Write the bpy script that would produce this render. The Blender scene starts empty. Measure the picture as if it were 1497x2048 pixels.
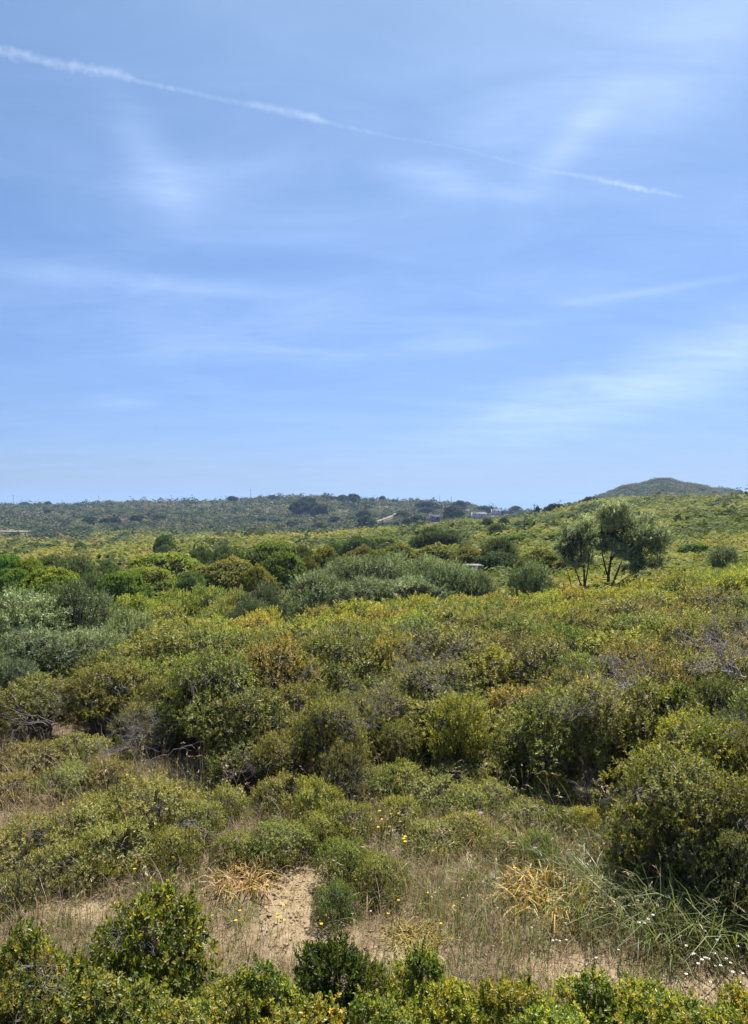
import bpy, math, random
import numpy as np
from math import radians as R
C = bpy.context.scene.collection
sc = bpy.context.scene
random.seed(7)
EYE = 4.0            # the eye is 4 m above the path
F = 1479.0           # focal length, in photo pixels
HX, HY = 748.5, 1012.0

# ------------------------------------------------------------------ materials
class NT:
    def __init__(s, tree): s.t = tree; s.n = tree.nodes; s.l = tree.links
    def node(s, typ, **kw):
        n = s.n.new(typ)
        for k, v in kw.items(): setattr(n, k, v)
        return n
    def put(s, sock, v):
        if hasattr(v, 'is_output'): s.l.new(v, sock)
        elif v is not None: sock.default_value = v
    def math(s, op, a, b=None, c=None, clamp=False):
        n = s.node('ShaderNodeMath', operation=op, use_clamp=clamp)
        s.put(n.inputs[0], a); s.put(n.inputs[1], b)
        if c is not None: s.put(n.inputs[2], c)
        return n.outputs[0]
    def mixc(s, f, a, b, blend='MIX'):
        n = s.node('ShaderNodeMix', data_type='RGBA', blend_type=blend)
        s.put(n.inputs[0], f)
        for i, v in ((6, a), (7, b)):
            s.put(n.inputs[i], v if hasattr(v, 'is_output') else (*v, 1.0)[:4])
        return n.outputs[2]
    def noise(s, scale, vec=None, detail=4, rough=.55, dist=0.0):
        n = s.node('ShaderNodeTexNoise')
        n.inputs['Scale'].default_value = scale; n.inputs['Detail'].default_value = detail
        n.inputs['Roughness'].default_value = rough; n.inputs['Distortion'].default_value = dist
        if vec is not None: s.l.new(vec, n.inputs['Vector'])
        return n.outputs['Fac']
    def ramp(s, fac, stops):
        n = s.node('ShaderNodeValToRGB'); cr = n.color_ramp
        while len(cr.elements) < len(stops): cr.elements.new(.5)
        for e, (p, c) in zip(cr.elements, stops): e.position = p; e.color = (*c, 1)
        s.l.new(fac, n.inputs[0]); return n.outputs[0]

def mat(name):
    m = bpy.data.materials.new(name); m.use_nodes = True
    m.node_tree.nodes.clear(); nt = NT(m.node_tree)
    nt.out = nt.node('ShaderNodeOutputMaterial'); return m, nt

def leaf_mat(name, stops, trans=.35, rough=.45, spec=.4, vary=.3, tcol=(1.25, 1.2, .5), gain=1.0):
    m, t = mat(name); stops = [(p, tuple(min(.85, v * gain) for v in c)) for p, c in stops]
    a = t.node('ShaderNodeAttribute', attribute_name='tone')
    col = t.ramp(a.outputs['Fac'], stops)
    oi = t.node('ShaderNodeObjectInfo')
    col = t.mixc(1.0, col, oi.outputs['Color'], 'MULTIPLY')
    g = t.node('ShaderNodeNewGeometry')
    v = t.math('MULTIPLY_ADD', g.outputs['Random Per Island'], vary * 2, 1 - vary)
    hsv = t.node('ShaderNodeHueSaturation')
    t.put(hsv.inputs['Value'], v)
    t.put(hsv.inputs['Hue'], t.math('MULTIPLY_ADD', oi.outputs['Random'], .03, .485))
    t.l.new(col, hsv.inputs['Color'])
    p = t.node('ShaderNodeBsdfPrincipled')
    t.l.new(hsv.outputs[0], p.inputs['Base Color'])
    p.inputs['Roughness'].default_value = rough; p.inputs['Specular IOR Level'].default_value = spec
    tr = t.node('ShaderNodeBsdfTranslucent')
    t.l.new(t.mixc(1.0, hsv.outputs[0], tcol, 'MULTIPLY'), tr.inputs['Color'])
    mx = t.node('ShaderNodeMixShader'); mx.inputs[0].default_value = trans
    t.l.new(p.outputs[0], mx.inputs[1]); t.l.new(tr.outputs[0], mx.inputs[2])
    t.l.new(mx.outputs[0], t.out.inputs[0]); return m

def plain_mat(name, c1, c2, scale=3, rough=.8, spec=.2, bump=0, coord='Object', objcol=True):
    m, t = mat(name)
    tc = t.node('ShaderNodeTexCoord')
    n = t.noise(scale, tc.outputs[coord], 6, .65)
    col = t.ramp(n, [(.3, c1), (.7, c2)])
    if objcol:
        oi = t.node('ShaderNodeObjectInfo'); col = t.mixc(1.0, col, oi.outputs['Color'], 'MULTIPLY')
    p = t.node('ShaderNodeBsdfPrincipled'); t.l.new(col, p.inputs['Base Color'])
    p.inputs['Roughness'].default_value = rough; p.inputs['Specular IOR Level'].default_value = spec
    if bump:
        b = t.node('ShaderNodeBump'); b.inputs['Distance'].default_value = bump
        t.l.new(n, b.inputs['Height']); t.l.new(b.outputs[0], p.inputs['Normal'])
    t.l.new(p.outputs[0], t.out.inputs[0]); return m

M = {}
M['mastic'] = leaf_mat('mastic_leaves', [(0, (.045, .062, .02)), (.35, (.10, .115, .034)), (.6, (.165, .162, .05)), (.82, (.215, .198, .075)), (1, (.28, .235, .125))], rough=.5, spec=.28, trans=.45, gain=1.42)
M['near'] = leaf_mat('glossy_leaves', [(0, (.04, .07, .018)), (.4, (.108, .138, .036)), (.65, (.185, .20, .046)), (.87, (.27, .25, .05)), (1, (.30, .215, .065))], rough=.38, spec=.4, trans=.45, gain=1.35)
M['olive'] = leaf_mat('silvery_leaves', [(0, (.045, .065, .032)), (.4, (.112, .134, .062)), (.7, (.205, .226, .115)), (1, (.33, .34, .21))], rough=.55, spec=.3, trans=.35, tcol=(1.05, 1.1, .6), gain=1.4)
M['dome'] = leaf_mat('dense_crown_leaves', [(0, (.04, .065, .015)), (.4, (.10, .135, .026)), (.7, (.185, .20, .035)), (1, (.27, .235, .06))], rough=.6, spec=.2, trans=.3, gain=1.45, vary=.18)
M['cistus'] = leaf_mat('small_dull_leaves', [(0, (.06, .08, .025)), (.4, (.14, .15, .045)), (.7, (.24, .225, .075)), (1, (.36, .30, .13))], rough=.6, spec=.25, gain=1.5)
M['scrub'] = leaf_mat('scrub_foliage', [(0, (.045, .065, .025)), (.2, (.10, .115, .035)), (.4, (.145, .165, .036)), (.6, (.215, .21, .042)), (.8, (.25, .205, .06)), (1, (.25, .16, .085))], rough=.8, spec=.1, trans=.3, vary=.12, gain=1.05)
M['hill'] = leaf_mat('hillside_foliage', [(0, (.025, .036, .022)), (.3, (.062, .08, .034)), (.5, (.105, .122, .04)), (.7, (.125, .108, .06)), (1, (.155, .118, .085))], rough=.85, spec=.1, trans=.2, vary=.1, gain=1.2)
M['bark'] = plain_mat('grey_bark', (.10, .085, .07), (.24, .21, .18), 14)
M['dead'] = plain_mat('weathered_dead_wood', (.13, .115, .105), (.25, .225, .21), 10)
M['darkbark'] = plain_mat('dark_bark', (.045, .035, .03), (.11, .09, .075), 9)
M['drygrass'] = leaf_mat('dry_grass_blades', [(0, (.20, .155, .08)), (.5, (.37, .29, .155)), (1, (.56, .46, .28))], rough=.6, spec=.25, trans=.3, vary=.25, tcol=(1, .95, .7))
M['grass'] = leaf_mat('green_grass_blades', [(0, (.07, .11, .03)), (.5, (.14, .19, .06)), (1, (.27, .28, .12))], rough=.45, spec=.4, trans=.35, vary=.25)
M['strap'] = leaf_mat('withering_leaves', [(0, (.19, .20, .04)), (.4, (.38, .26, .065)), (.75, (.46, .29, .11)), (1, (.50, .37, .20))], rough=.5, spec=.3, trans=.3, vary=.2, tcol=(1, .85, .5))
M['yellow'] = leaf_mat('yellow_petals', [(0, (.80, .50, .01)), (1, (.85, .62, .02))], trans=.25, rough=.6, spec=.2, vary=.08)
M['white'] = leaf_mat('white_petals', [(0, (.75, .74, .72)), (1, (.82, .82, .82))], trans=.25, rough=.6, spec=.2, vary=.05, tcol=(1, 1, 1))
M['purple'] = leaf_mat('purple_petals', [(0, (.22, .05, .28)), (1, (.36, .12, .42))], trans=.2, rough=.6, spec=.2, vary=.1, tcol=(1, .8, 1))
M['stalk'] = plain_mat('green_stalk', (.10, .13, .05), (.16, .18, .07), 9)
M['stone'] = plain_mat('limestone', (.38, .34, .30), (.60, .55, .50), 9, bump=.02)
M['pebble'] = plain_mat('pebble_stone', (.22, .16, .10), (.38, .29, .20), 6)
M['pole'] = plain_mat('weathered_pole', (.12, .10, .09), (.2, .18, .16), 2)
M['plaster'] = plain_mat('house_plaster', (.50, .44, .42), (.60, .54, .52), .6, rough=.9)
M['roofm'] = plain_mat('house_roof', (.30, .26, .24), (.40, .35, .32), .8, rough=.9)
M['dark'] = plain_mat('dark_opening', (.02, .02, .025), (.04, .04, .045), 1, rough=.3)
M['carpaint'] = plain_mat('white_paint', (.78, .78, .78), (.82, .82, .82), .5, rough=.3, spec=.5)
M['rubber'] = plain_mat('black_rubber', (.02, .02, .02), (.03, .03, .03), 2)
M['track'] = plain_mat('pale_dirt', (.20, .17, .135), (.28, .24, .19), .3, rough=.95, coord='Object')
M['fieldm'] = plain_mat('straw_field', (.15, .125, .075), (.20, .165, .105), .08, rough=.95)

# ------------------------------------------------------------------ mesh helpers
def mesh(name, V, quads=None, tris=None, tone=None, mats=(), smooth=False, mi=None):
    V = np.asarray(V, dtype=np.float32).reshape(-1, 3)
    me = bpy.data.meshes.new(name)
    ls, counts = [], []
    if quads is not None and len(quads): ls.append(np.asarray(quads, dtype=np.int32).reshape(-1)); counts += [4] * (len(ls[-1]) // 4)
    if tris is not None and len(tris): ls.append(np.asarray(tris, dtype=np.int32).reshape(-1)); counts += [3] * (len(ls[-1]) // 3)
    lv = np.concatenate(ls); counts = np.array(counts, dtype=np.int32)
    starts = np.concatenate([[0], np.cumsum(counts)[:-1]]).astype(np.int32)
    me.vertices.add(len(V)); me.vertices.foreach_set('co', V.ravel())
    me.loops.add(len(lv)); me.loops.foreach_set('vertex_index', lv)
    me.polygons.add(len(counts)); me.polygons.foreach_set('loop_start', starts)
    if smooth: me.polygons.foreach_set('use_smooth', np.ones(len(counts), dtype=bool))
    if mi is not None: me.polygons.foreach_set('material_index', np.asarray(mi, dtype=np.int32))
    if tone is not None:
        at = me.attributes.new('tone', 'FLOAT', 'POINT')
        at.data.foreach_set('value', np.asarray(tone, dtype=np.float32))
    for m in (mats if isinstance(mats, (list, tuple)) else [mats]): me.materials.append(m)
    me.update(calc_edges=True); return me

def nrm(a): return a / (np.linalg.norm(a, axis=-1, keepdims=True) + 1e-9)

def leaves(rng, P, D, k, twig, L, W, th=(.45, 1.25), fold=.2, near=False, up=.15, jit=.25, tone=None, tspread=.12):
    n = len(P)
    if tone is None: tone = rng.random(n)
    P = np.repeat(P, k, 0); D = np.repeat(nrm(D), k, 0); tn = np.repeat(tone, k)
    idx = np.tile(np.arange(k), n); N = n * k
    t = (idx + rng.random(N)) / k
    base = P - D * (twig * (1 - t))[:, None]
    h = np.where(np.abs(D[:, 2:3]) < .9, [[0, 0, 1.0]], [[1.0, 0, 0]])
    a = nrm(np.cross(D, h)); b = np.cross(D, a)
    ph = idx * 2.4 + np.repeat(rng.random(n) * 6.28, k) + rng.normal(0, .35, N)
    rad = a * np.cos(ph)[:, None] + b * np.sin(ph)[:, None]
    ang = th[0] + (th[1] - th[0]) * (1 - t)
    ld = D * np.cos(ang)[:, None] + rad * np.sin(ang)[:, None] + rng.normal(0, jit, (N, 3))
    ld[:, 2] += up; ld = nrm(ld)
    s = nrm(np.cross(ld, D) + rng.normal(0, .25, (N, 3))); s = nrm(s - ld * (s * ld).sum(1, keepdims=True))
    nm = np.cross(s, ld)
    l = (L * (.65 + .6 * rng.random(N)))[:, None]; w = l * (W / L)
    if near:
        V = np.stack([base, base + ld * l * .32 + s * w * .46 + nm * w * fold, base + ld * l * .74 + s * w * .42 + nm * w * fold * .8, base + ld * l - nm * l * .08,
                      base + ld * l * .74 - s * w * .42 + nm * w * fold * .8, base + ld * l * .32 - s * w * .46 + nm * w * fold], 1)
        q = np.array([[0, 1, 2, 3], [0, 3, 4, 5]])
    else:
        V = np.stack([base, base + ld * l * .5 + s * w * .5 + nm * w * fold, base + ld * l - nm * l * .06, base + ld * l * .5 - s * w * .5 + nm * w * fold], 1)
        q = np.array([[0, 1, 2, 3]])
    nv = V.shape[1]
    Q = (np.arange(N)[:, None, None] * nv + q[None]).reshape(-1, 4)
    tt = np.clip(tn + rng.normal(0, tspread, N), 0, 1)
    return V.reshape(-1, 3), Q, np.repeat(tt, nv)

def tube(pts, rad, sides=4):
    pts = np.asarray(pts, float); n = len(pts)
    tan = nrm(np.gradient(pts, axis=0))
    h = np.where(np.abs(tan[:, 2:3]) < .9, [[0, 0, 1.0]], [[1.0, 0, 0]])
    a = nrm(np.cross(tan, h)); b = np.cross(tan, a)
    an = np.arange(sides) / sides * 2 * math.pi
    ring = a[:, None] * np.cos(an)[None, :, None] + b[:, None] * np.sin(an)[None, :, None]
    V = pts[:, None] + ring * np.asarray(rad)[:, None, None]
    i = np.arange(n - 1)[:, None] * sides; j = np.arange(sides)[None]; j2 = (j + 1) % sides
    Q = np.stack([i + j, i + j2, i + sides + j2, i + sides + j], -1).reshape(-1, 4)
    return V.reshape(-1, 3), Q

class MB:
    def __init__(s): s.V = []; s.Q = []; s.T = []; s.n = 0
    def add(s, V, Q, T=None):
        s.V.append(V); s.Q.append(np.asarray(Q) + s.n); s.n += len(V)
        s.T.append(np.full(len(V), .5) if T is None else T)
    def tube(s, pts, rad, sides=4): s.add(*tube(pts, rad, sides))
    def box(s, x0, x1, y0, y1, z0, z1):
        V = np.array([[x, y, z] for z in (z0, z1) for x, y in ((x0, y0), (x1, y0), (x1, y1), (x0, y1))], float)
        s.add(V, [[0, 3, 2, 1], [4, 5, 6, 7], [0, 1, 5, 4], [1, 2, 6, 5], [2, 3, 7, 6], [3, 0, 4, 7]])
    def build(s, name, m, smooth=False): return mesh(name, np.concatenate(s.V), np.concatenate(s.Q), tone=np.concatenate(s.T), mats=m, smooth=smooth)

def curve(rng, a, b, n=5, wob=.08, sag=0.0):
    a, b = np.asarray(a, float), np.asarray(b, float); t = np.linspace(0, 1, n)[:, None]
    L = np.linalg.norm(b - a)
    p = a + (b - a) * t
    off = rng.normal(0, wob * L, (n, 3)); off[0] = 0; off[-1] = 0
    p = p + off; p[:, 2] += (sag * L * np.sin(t[:, 0] * math.pi)); return p

def make_lobes(rng, Rr, H, n, size=(.28, .45), flat=.9):
    out = []
    for i in range(n):
        az = i * 2.39996 + rng.normal(0, .3); e = math.sqrt((i + .5) / n)
        e = min(1, max(0, e + rng.normal(0, .06)))
        r = rng.uniform(*size) * Rr
        rr = (Rr - r * .7) * e
        z = (H - r) * (math.sqrt(max(0, 1 - (e * .93) ** 2)) * flat + (1 - flat)) + rng.normal(0, .06 * H)
        out.append((rr * math.cos(az), rr * math.sin(az), max(z, r * .45), r))
    return np.array(out)

def crown_tips(rng, lobes, dens, H, inner=.78, rough=.13, hole=.0, lowcut=.03):
    P, D, T = [], [], []
    ctr = np.array([lobes[:, 0].mean(), lobes[:, 1].mean(), lobes[:, 2].mean() * .6])
    for li, (x, y, z, r) in enumerate(lobes):
        n = int(dens * 4 * math.pi * r * r)
        d = nrm(rng.normal(0, 1, (n, 3))); d[:, 2] *= .9
        bump = 1 + .12 * np.sin(d[:, 0] * 7 + li) * np.sin(d[:, 1] * 6 + li * 2) + .08 * np.sin(d[:, 2] * 11 + li * 3)
        rad = r * (bump + rng.normal(0, rough, n))
        p = np.array([x, y, z]) + d * rad[:, None]
        P.append(p); D.append(nrm(d * .7 + nrm(p - ctr) * .4 + np.array([0, 0, .35])))
        T.append(np.full(n, rng.normal(0, .09)))
    P, D, T = np.concatenate(P), np.concatenate(D), np.concatenate(T)
    keep = P[:, 2] > lowcut * H
    for (x, y, z, r) in lobes:
        keep &= np.linalg.norm(P - np.array([x, y, z]), axis=1) > inner * r
    if hole:
        f = np.sin(P[:, 0] * 6.1 / H + 1.3) + np.sin(P[:, 1] * 5.3 / H + P[:, 2] * 4 / H) + np.sin(P[:, 2] * 7.7 / H + P[:, 0] * 3 / H)
        keep &= (f + rng.normal(0, .6, len(f))) > (-1.9 + hole * 2)
    return P[keep], D[keep], T[keep]

def shrub_mesh(name, seed, Rr, H, nl, leafmat, barkmat, dens, k, L, W, twig, near=False, tone=(.45, .2), inner=.78, size=(.28, .45), hole=.25, bare=.03, th=(.45, 1.25),
               stems=5, up=.15, lobes=None, twr=.004, fold=.2, rough=.13, base=None, flat=.9, stemr=.03):
    """one shrub: a crown mesh of leaves on twig tips, a stem mesh of branches that carry them"""
    rng = np.random.default_rng(seed)
    if lobes is None:
        lobes = make_lobes(rng, Rr, H, nl, size, flat)
        lobes[:, 2] *= (H - lobes[:, 3].mean()) / np.sort(lobes[:, 2] + lobes[:, 3] * .3)[-2]
    P, D, T = crown_tips(rng, lobes, dens, H, inner, hole=hole, rough=rough)
    zz = P[:, 2] / H
    tone_ = np.clip(rng.normal(tone[0], tone[1], len(P)) + T + (zz - .5) * .1, 0, 1)
    nb = rng.random(len(P)) < bare
    V, Q, TT = leaves(rng, P[~nb], D[~nb], k, twig, L, W, near=near, tone=tone_[~nb], th=th, up=up, fold=fold)
    crown = mesh(name + '_crown', V, Q, tone=TT, mats=leafmat)
    b = MB(); bases = base if base is not None else [(rng.normal(0, .12 * Rr), rng.normal(0, .12 * Rr), -.1) for _ in range(stems)]
    for i, (x, y, z, r) in enumerate(lobes):
        bs = bases[min(range(len(bases)), key=lambda q: (bases[q][0] - x) ** 2 + (bases[q][1] - y) ** 2)] if base is not None else bases[i % len(bases)]
        b.tube(curve(rng, bs, (x, y, z), 6, .05, .04), np.linspace(stemr * (.7 + r), .008 + stemr * .15, 6) * 1.0, 5)
        sel = np.where(np.linalg.norm(P - np.array([x, y, z]), axis=1) < r * 1.4)[0]
        if len(sel):
            for j in rng.choice(sel, min(len(sel), 9), replace=False):
                b.tube(curve(rng, (x, y, z), P[j], 4, .07), np.linspace(twr * 2, twr * .6, 4), 3)
    for j in np.where(nb)[0]:
        p, d = P[j], D[j]; ln = rng.uniform(.8, 1.8) * twig * 1.6
        b.tube(curve(rng, p - d * ln, p + d * ln * .8, 4, .08), np.linspace(twr, twr * .4, 4), 3)
    return crown, b.build(name + '_stem', barkmat)

def blades(rng, base, h, w, lean, az, droop=.5, tone=None):
    """curved grass blades: base (n,3), height h, width w, lean 0..1, azimuth az"""
    n = len(base); t = np.array([0, .35, .7, 1.0])
    out = np.stack([np.cos(az), np.sin(az), np.zeros(n)], 1)
    side = np.stack([-np.sin(az), np.cos(az), np.zeros(n)], 1)
    side = nrm(side + rng.normal(0, .4, (n, 3)) * np.array([1, 1, .2]))
    V = []
    for ti in t:
        fwd = h * lean * (ti ** 1.6); upz = h * (ti - droop * lean * ti ** 3)
        c = base + out * fwd[:, None]; c[:, 2] += upz
        ww = (w * (1 - ti ** 2) * .5 + .0004)[:, None]
        V += [c - side * ww, c + side * ww]
    V = np.stack(V, 1)
    q = np.array([[0, 1, 3, 2], [2, 3, 5, 4], [4, 5, 7, 6]])
    Q = (np.arange(n)[:, None, None] * 8 + q[None]).reshape(-1, 4)
    tone = rng.random(n) if tone is None else tone
    return V.reshape(-1, 3), Q, np.repeat(tone, 8)

# ------------------------------------------------------------------ things
def put(name, me, parent=None, loc=(0, 0, 0), rot=0, scale=(1, 1, 1), color=None):
    o = bpy.data.objects.new(name, me); C.objects.link(o)
    if parent is not None: o.parent = parent
    else: o.location = loc; o.rotation_euler = (0, 0, rot); o.scale = scale
    if color is not None: o.color = (*color, 1)
    return o
def tag(o, label, cat, group=None, kind=None):
    if label: o['label'] = label
    if cat: o['category'] = cat
    if group: o['group'] = group
    if kind: o['kind'] = kind
    return o
def thing(name, label, cat, parts, loc, rot=0, scale=(1, 1, 1), group=None, color=(1, 1, 1), stemcol=None):
    root = bpy.data.objects.new(name, None); C.objects.link(root)
    root.empty_display_size = .2
    root.location = loc; root.rotation_euler = (0, 0, rot); root.scale = scale
    tag(root, label, cat, group)
    for pn, me in parts:
        put(pn, me, root, color=color if pn in ('crown', 'blades', 'flower_head', 'twigs', 'wall') else stemcol)
    return root

# ------------------------------------------------------------------ the land
YS = [0, 10, 15, 22, 28, 35, 45, 60, 80, 110, 150, 220, 300, 400, 550, 700, 900, 1200, 1500, 1900, 2700]
TAB = {
 -.55: [0, 0, -0.1, -1, -1.8, -2.35, -3.1, -4, -5.2, -6.3, -6.9, -10, -13.6, -15.5, -10.5, -4, 5, -2, -26, -30, -34],
 -.30: [0, 0, -0.1, -1, -1.7, -2.25, -2.9, -3.8, -4.9, -5.9, -6.3, -9.2, -12.9, -15.5, -11, -5, 6, -2, -26, -30, -34],
 -.20: [0, 0, -0, -0.9, -1.6, -2.15, -2.8, -3.5, -4.7, -5.5, -5.7, -8.2, -11.9, -15, -11, -4, 10, 0, -26, -30, -34],
 -.07: [0, 0, -0.06, -0.65, -1.85, -2.3, -2.6, -3.2, -4.3, -4.9, -4.7, -6.8, -11.1, -14, -9, 0, 15, 2, -26, -30, -34],
 .0: [0, 0, -0.07, -0.3, -1.8, -2.23, -2.3, -2.8, -3.9, -4.3, -4.2, -5.1, -8.6, -12.5, -9, 0, 12, 0, -26, -30, -34],
 .07: [0, 0, -0.09, -0.35, -1.55, -2.26, -2.3, -2.8, -3.5, -3.7, -3.7, -4, -7.6, -12, -9, -1.5, 7.5, -4, -26, -30, -34],
 .13: [0, 0, -0.05, -0.35, -1.3, -2.19, -2.3, -2.6, -3.1, -3.1, -3, -2.2, -4.5, -9, -8, -3.5, 2, -8, -26, -30, -34],
 .18: [0, 0, -0.02, -0.35, -1, -1.65, -2, -2.4, -2.5, -2.5, -2.3, -2.8, -4.3, -7, -8, -6, -6, -14, -26, -30, -34],
 .24: [0, 0, -0.05, -0.32, -0.52, -1.02, -1.6, -2, -1.9, -1.5, -0.9, -1.1, -1.1, -4, -8, -7, -6, -14, -26, -30, -34],
 .30: [0, 0, -0.04, -0.25, -0.45, -0.5, -1.2, -1.4, -1.1, -0.7, 0.3, 2, 3.3, 2, -4, -6, -4, -12, -26, -30, -34],
 .40: [0, 0, 0.05, 0.08, -0.02, -0.12, -0.7, -0.7, -0.3, 0.3, 1.5, 3.1, 4.5, 3, -2, -4, -2, -12, -26, -30, -34],
 .55: [0, 0, 0.17, 0.5, 0.4, 0.25, -0.2, 0.2, 0.5, 1.5, 2.4, 4.1, 5.4, 4, 1, -3, -3, -12, -26, -30, -34]}
UK = np.array(sorted(TAB)); TT_ = np.array([TAB[k] for k in sorted(TAB)], float)
LY = np.log(np.array(YS) + 6.0)
def height(x, y):
    x = np.atleast_1d(np.asarray(x, float)); y = np.atleast_1d(np.asarray(y, float))
    yy = np.maximum(y, 0.0)
    u = np.clip(x / np.maximum(yy, 12.0), UK[0], UK[-1])
    ly = np.log(yy + 6.0)
    cols = np.stack([np.interp(ly, LY, TT_[i]) for i in range(len(UK))], 0)
    i = np.clip(np.searchsorted(UK, u) - 1, 0, len(UK) - 2)
    f = (u - UK[i]) / (UK[i + 1] - UK[i])
    ar = np.arange(len(x))
    z = cols[i, ar] * (1 - f) + cols[i + 1, ar] * f
    # small relief, growing with distance
    amp = np.clip((yy - 30) / 400, 0, 1)
    z += amp * (1.3 * np.sin(x * .031 + y * .012) + 1.0 * np.sin(x * .017 - y * .023 + 1) + .5 * np.sin(x * .09 + y * .05))
    z += .05 * np.sin(x * 1.7 + 1) * np.sin(y * 1.3) * np.clip((yy - 3) / 4, 0, 1) + .02 * np.sin(x * 5.1) * np.sin(y * 4.3 + 2)
    # the bank under the viewer
    z += 2.3 * (1 - np.clip((y - .8) / 4.5, 0, 1)) ** 1.05
    # conical hill at the right
    r = np.hypot((x - 352) , (y - 900) * .8)
    z += np.interp(r + 3 * np.sin(x * .16) + 2 * np.sin(y * .12 + x * .07), [0, 9, 18, 34, 55, 85, 130, 175], [35, 34.4, 31.5, 26.5, 19.5, 12, 4, 0])
    r2 = np.hypot((x - 300), (y - 880) * .7); z += 9 * np.clip(1 - r2 / 75, 0, 1) ** 1.2
    r3 = np.hypot((x - 430), (y - 900) * .7); z += 12 * np.clip(1 - r3 / 90, 0, 1) ** 1.3
    return z
def h1(x, y): return float(height(x, y)[0])
def ray(px, py, z):            # where the sight line through a photo pixel meets height z
    y = (EYE - z) * F / (py - HY); return (px - HX) / F * y, y
def ground_at(px, py):
    z = 0.0
    for _ in range(30):
        x, y = ray(px, py, z); z = .5 * z + .5 * h1(x, y)
    return x, y, h1(x, y)

ys = np.concatenate([np.linspace(-14, 3, 30), np.linspace(3.15, 12, 80), 12 * (2700 / 12) ** (np.linspace(0.004, 1, 250))])
us = np.linspace(-.95, .95, 281)
gx = us[None, :] * (np.maximum(ys, 0)[:, None] + 16); gy = np.repeat(ys[:, None], len(us), 1)
gz = height(gx.ravel(), gy.ravel())
nr, nc = gx.shape
i = np.arange(nr - 1)[:, None] * nc + np.arange(nc - 1)[None]
gq = np.stack([i, i + 1, i + nc + 1, i + nc], -1).reshape(-1, 4)

SAND = [(-.76, 7.6, .42, .78), (-.7, 6.95, .68, .48), (-2.75, 7.3, .5, .18), (1.75, 6.35, .5, .25), (.15, 6.5, .4, .2), (2.7, 6.1, .5, .25)]
def sandiness(x, y):
    s = np.zeros_like(x)
    for cx, cy, rx, ry in SAND:
        d = np.hypot((x - cx) / rx, (y - cy) / ry) + .18 * np.sin(x * 6 + y * 3) + .12 * np.sin(y * 9 - x * 4)
        s = np.maximum(s, np.clip(1.5 - d, 0, 1))
    return s
def ground_mat():
    m, t = mat('ground_soil')
    tc = t.node('ShaderNodeTexCoord'); ob = tc.outputs['Object']
    sx = t.node('ShaderNodeSeparateXYZ'); t.l.new(ob, sx.inputs[0])
    a = t.node('ShaderNodeAttribute', attribute_name='tone')
    fine = t.noise(9, ob, 8, .7); mid = t.noise(1.3, ob, 5, .6); big = t.noise(.012, ob, 6, .6); bigger = t.noise(.05, ob, 5, .6)
    sand = t.ramp(fine, [(.3, (.17, .12, .066)), (.5, (.26, .195, .112)), (.72, (.37, .29, .185))])
    litter = t.ramp(fine, [(.3, (.07, .052, .035)), (.55, (.15, .11, .068)), (.75, (.25, .185, .115))])
    f = t.math('ADD', a.outputs['Fac'], t.math('MULTIPLY_ADD', mid, .7, -.35), clamp=True)
    near = t.mixc(f, litter, sand)
    far = t.ramp(big, [(.34, (.055, .07, .027)), (.48, (.11, .092, .06)), (.6, (.15, .11, .085)), (.72, (.11, .11, .04))])
    far = t.mixc(t.math('MULTIPLY', bigger, .6), far, (.09, .085, .045))
    g2 = t.ramp(bigger, [(.35, (.08, .09, .03)), (.55, (.15, .14, .04)), (.7, (.17, .125, .055))])
    far = t.mixc(t.math('MULTIPLY_ADD', sx.outputs['Y'], -1 / 60.0, 6.6, clamp=True), far, g2)
    d = t.math('MULTIPLY_ADD', sx.outputs['Y'], 1 / 40.0, -.4, clamp=True)
    col = t.mixc(d, near, far)
    p = t.node('ShaderNodeBsdfPrincipled'); t.l.new(col, p.inputs['Base Color'])
    p.inputs['Roughness'].default_value = .95; p.inputs['Specular IOR Level'].default_value = .1
    b = t.node('ShaderNodeBump'); b.inputs['Distance'].default_value = .03; b.inputs['Strength'].default_value = .8
    t.l.new(fine, b.inputs['Height']); t.l.new(b.outputs[0], p.inputs['Normal'])
    t.l.new(p.outputs[0], t.out.inputs[0]); return m
gm = mesh('ground', np.stack([gx.ravel(), gy.ravel(), gz], 1), gq, tone=sandiness(gx.ravel(), gy.ravel()), mats=ground_mat(), smooth=True)
tag(put('ground', gm), 'sandy soil and scrub covered slopes rolling away to the coast', 'ground', kind='structure')

def sea_mat():
    m, t = mat('sea_water')
    p = t.node('ShaderNodeBsdfPrincipled'); p.inputs['Base Color'].default_value = (.012, .06, .15, 1)
    p.inputs['Roughness'].default_value = .5; p.inputs['Specular IOR Level'].default_value = .25
    tc = t.node('ShaderNodeTexCoord'); b = t.node('ShaderNodeBump'); b.inputs['Strength'].default_value = .6; b.inputs['Distance'].default_value = 1.0
    t.l.new(t.noise(.06, tc.outputs['Object'], 6, .6), b.inputs['Height']); t.l.new(b.outputs[0], p.inputs['Normal'])
    t.l.new(p.outputs[0], t.out.inputs[0]); return m
SEA = -24.0
sm = mesh('sea', [(-7800, 1300, SEA), (7800, 1300, SEA), (7800, 9800, SEA), (-7800, 9800, SEA)], [[0, 1, 2, 3]], mats=sea_mat())
tag(put('sea', sm), 'blue sea beyond the notch in the land', 'sea', kind='structure')
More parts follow.
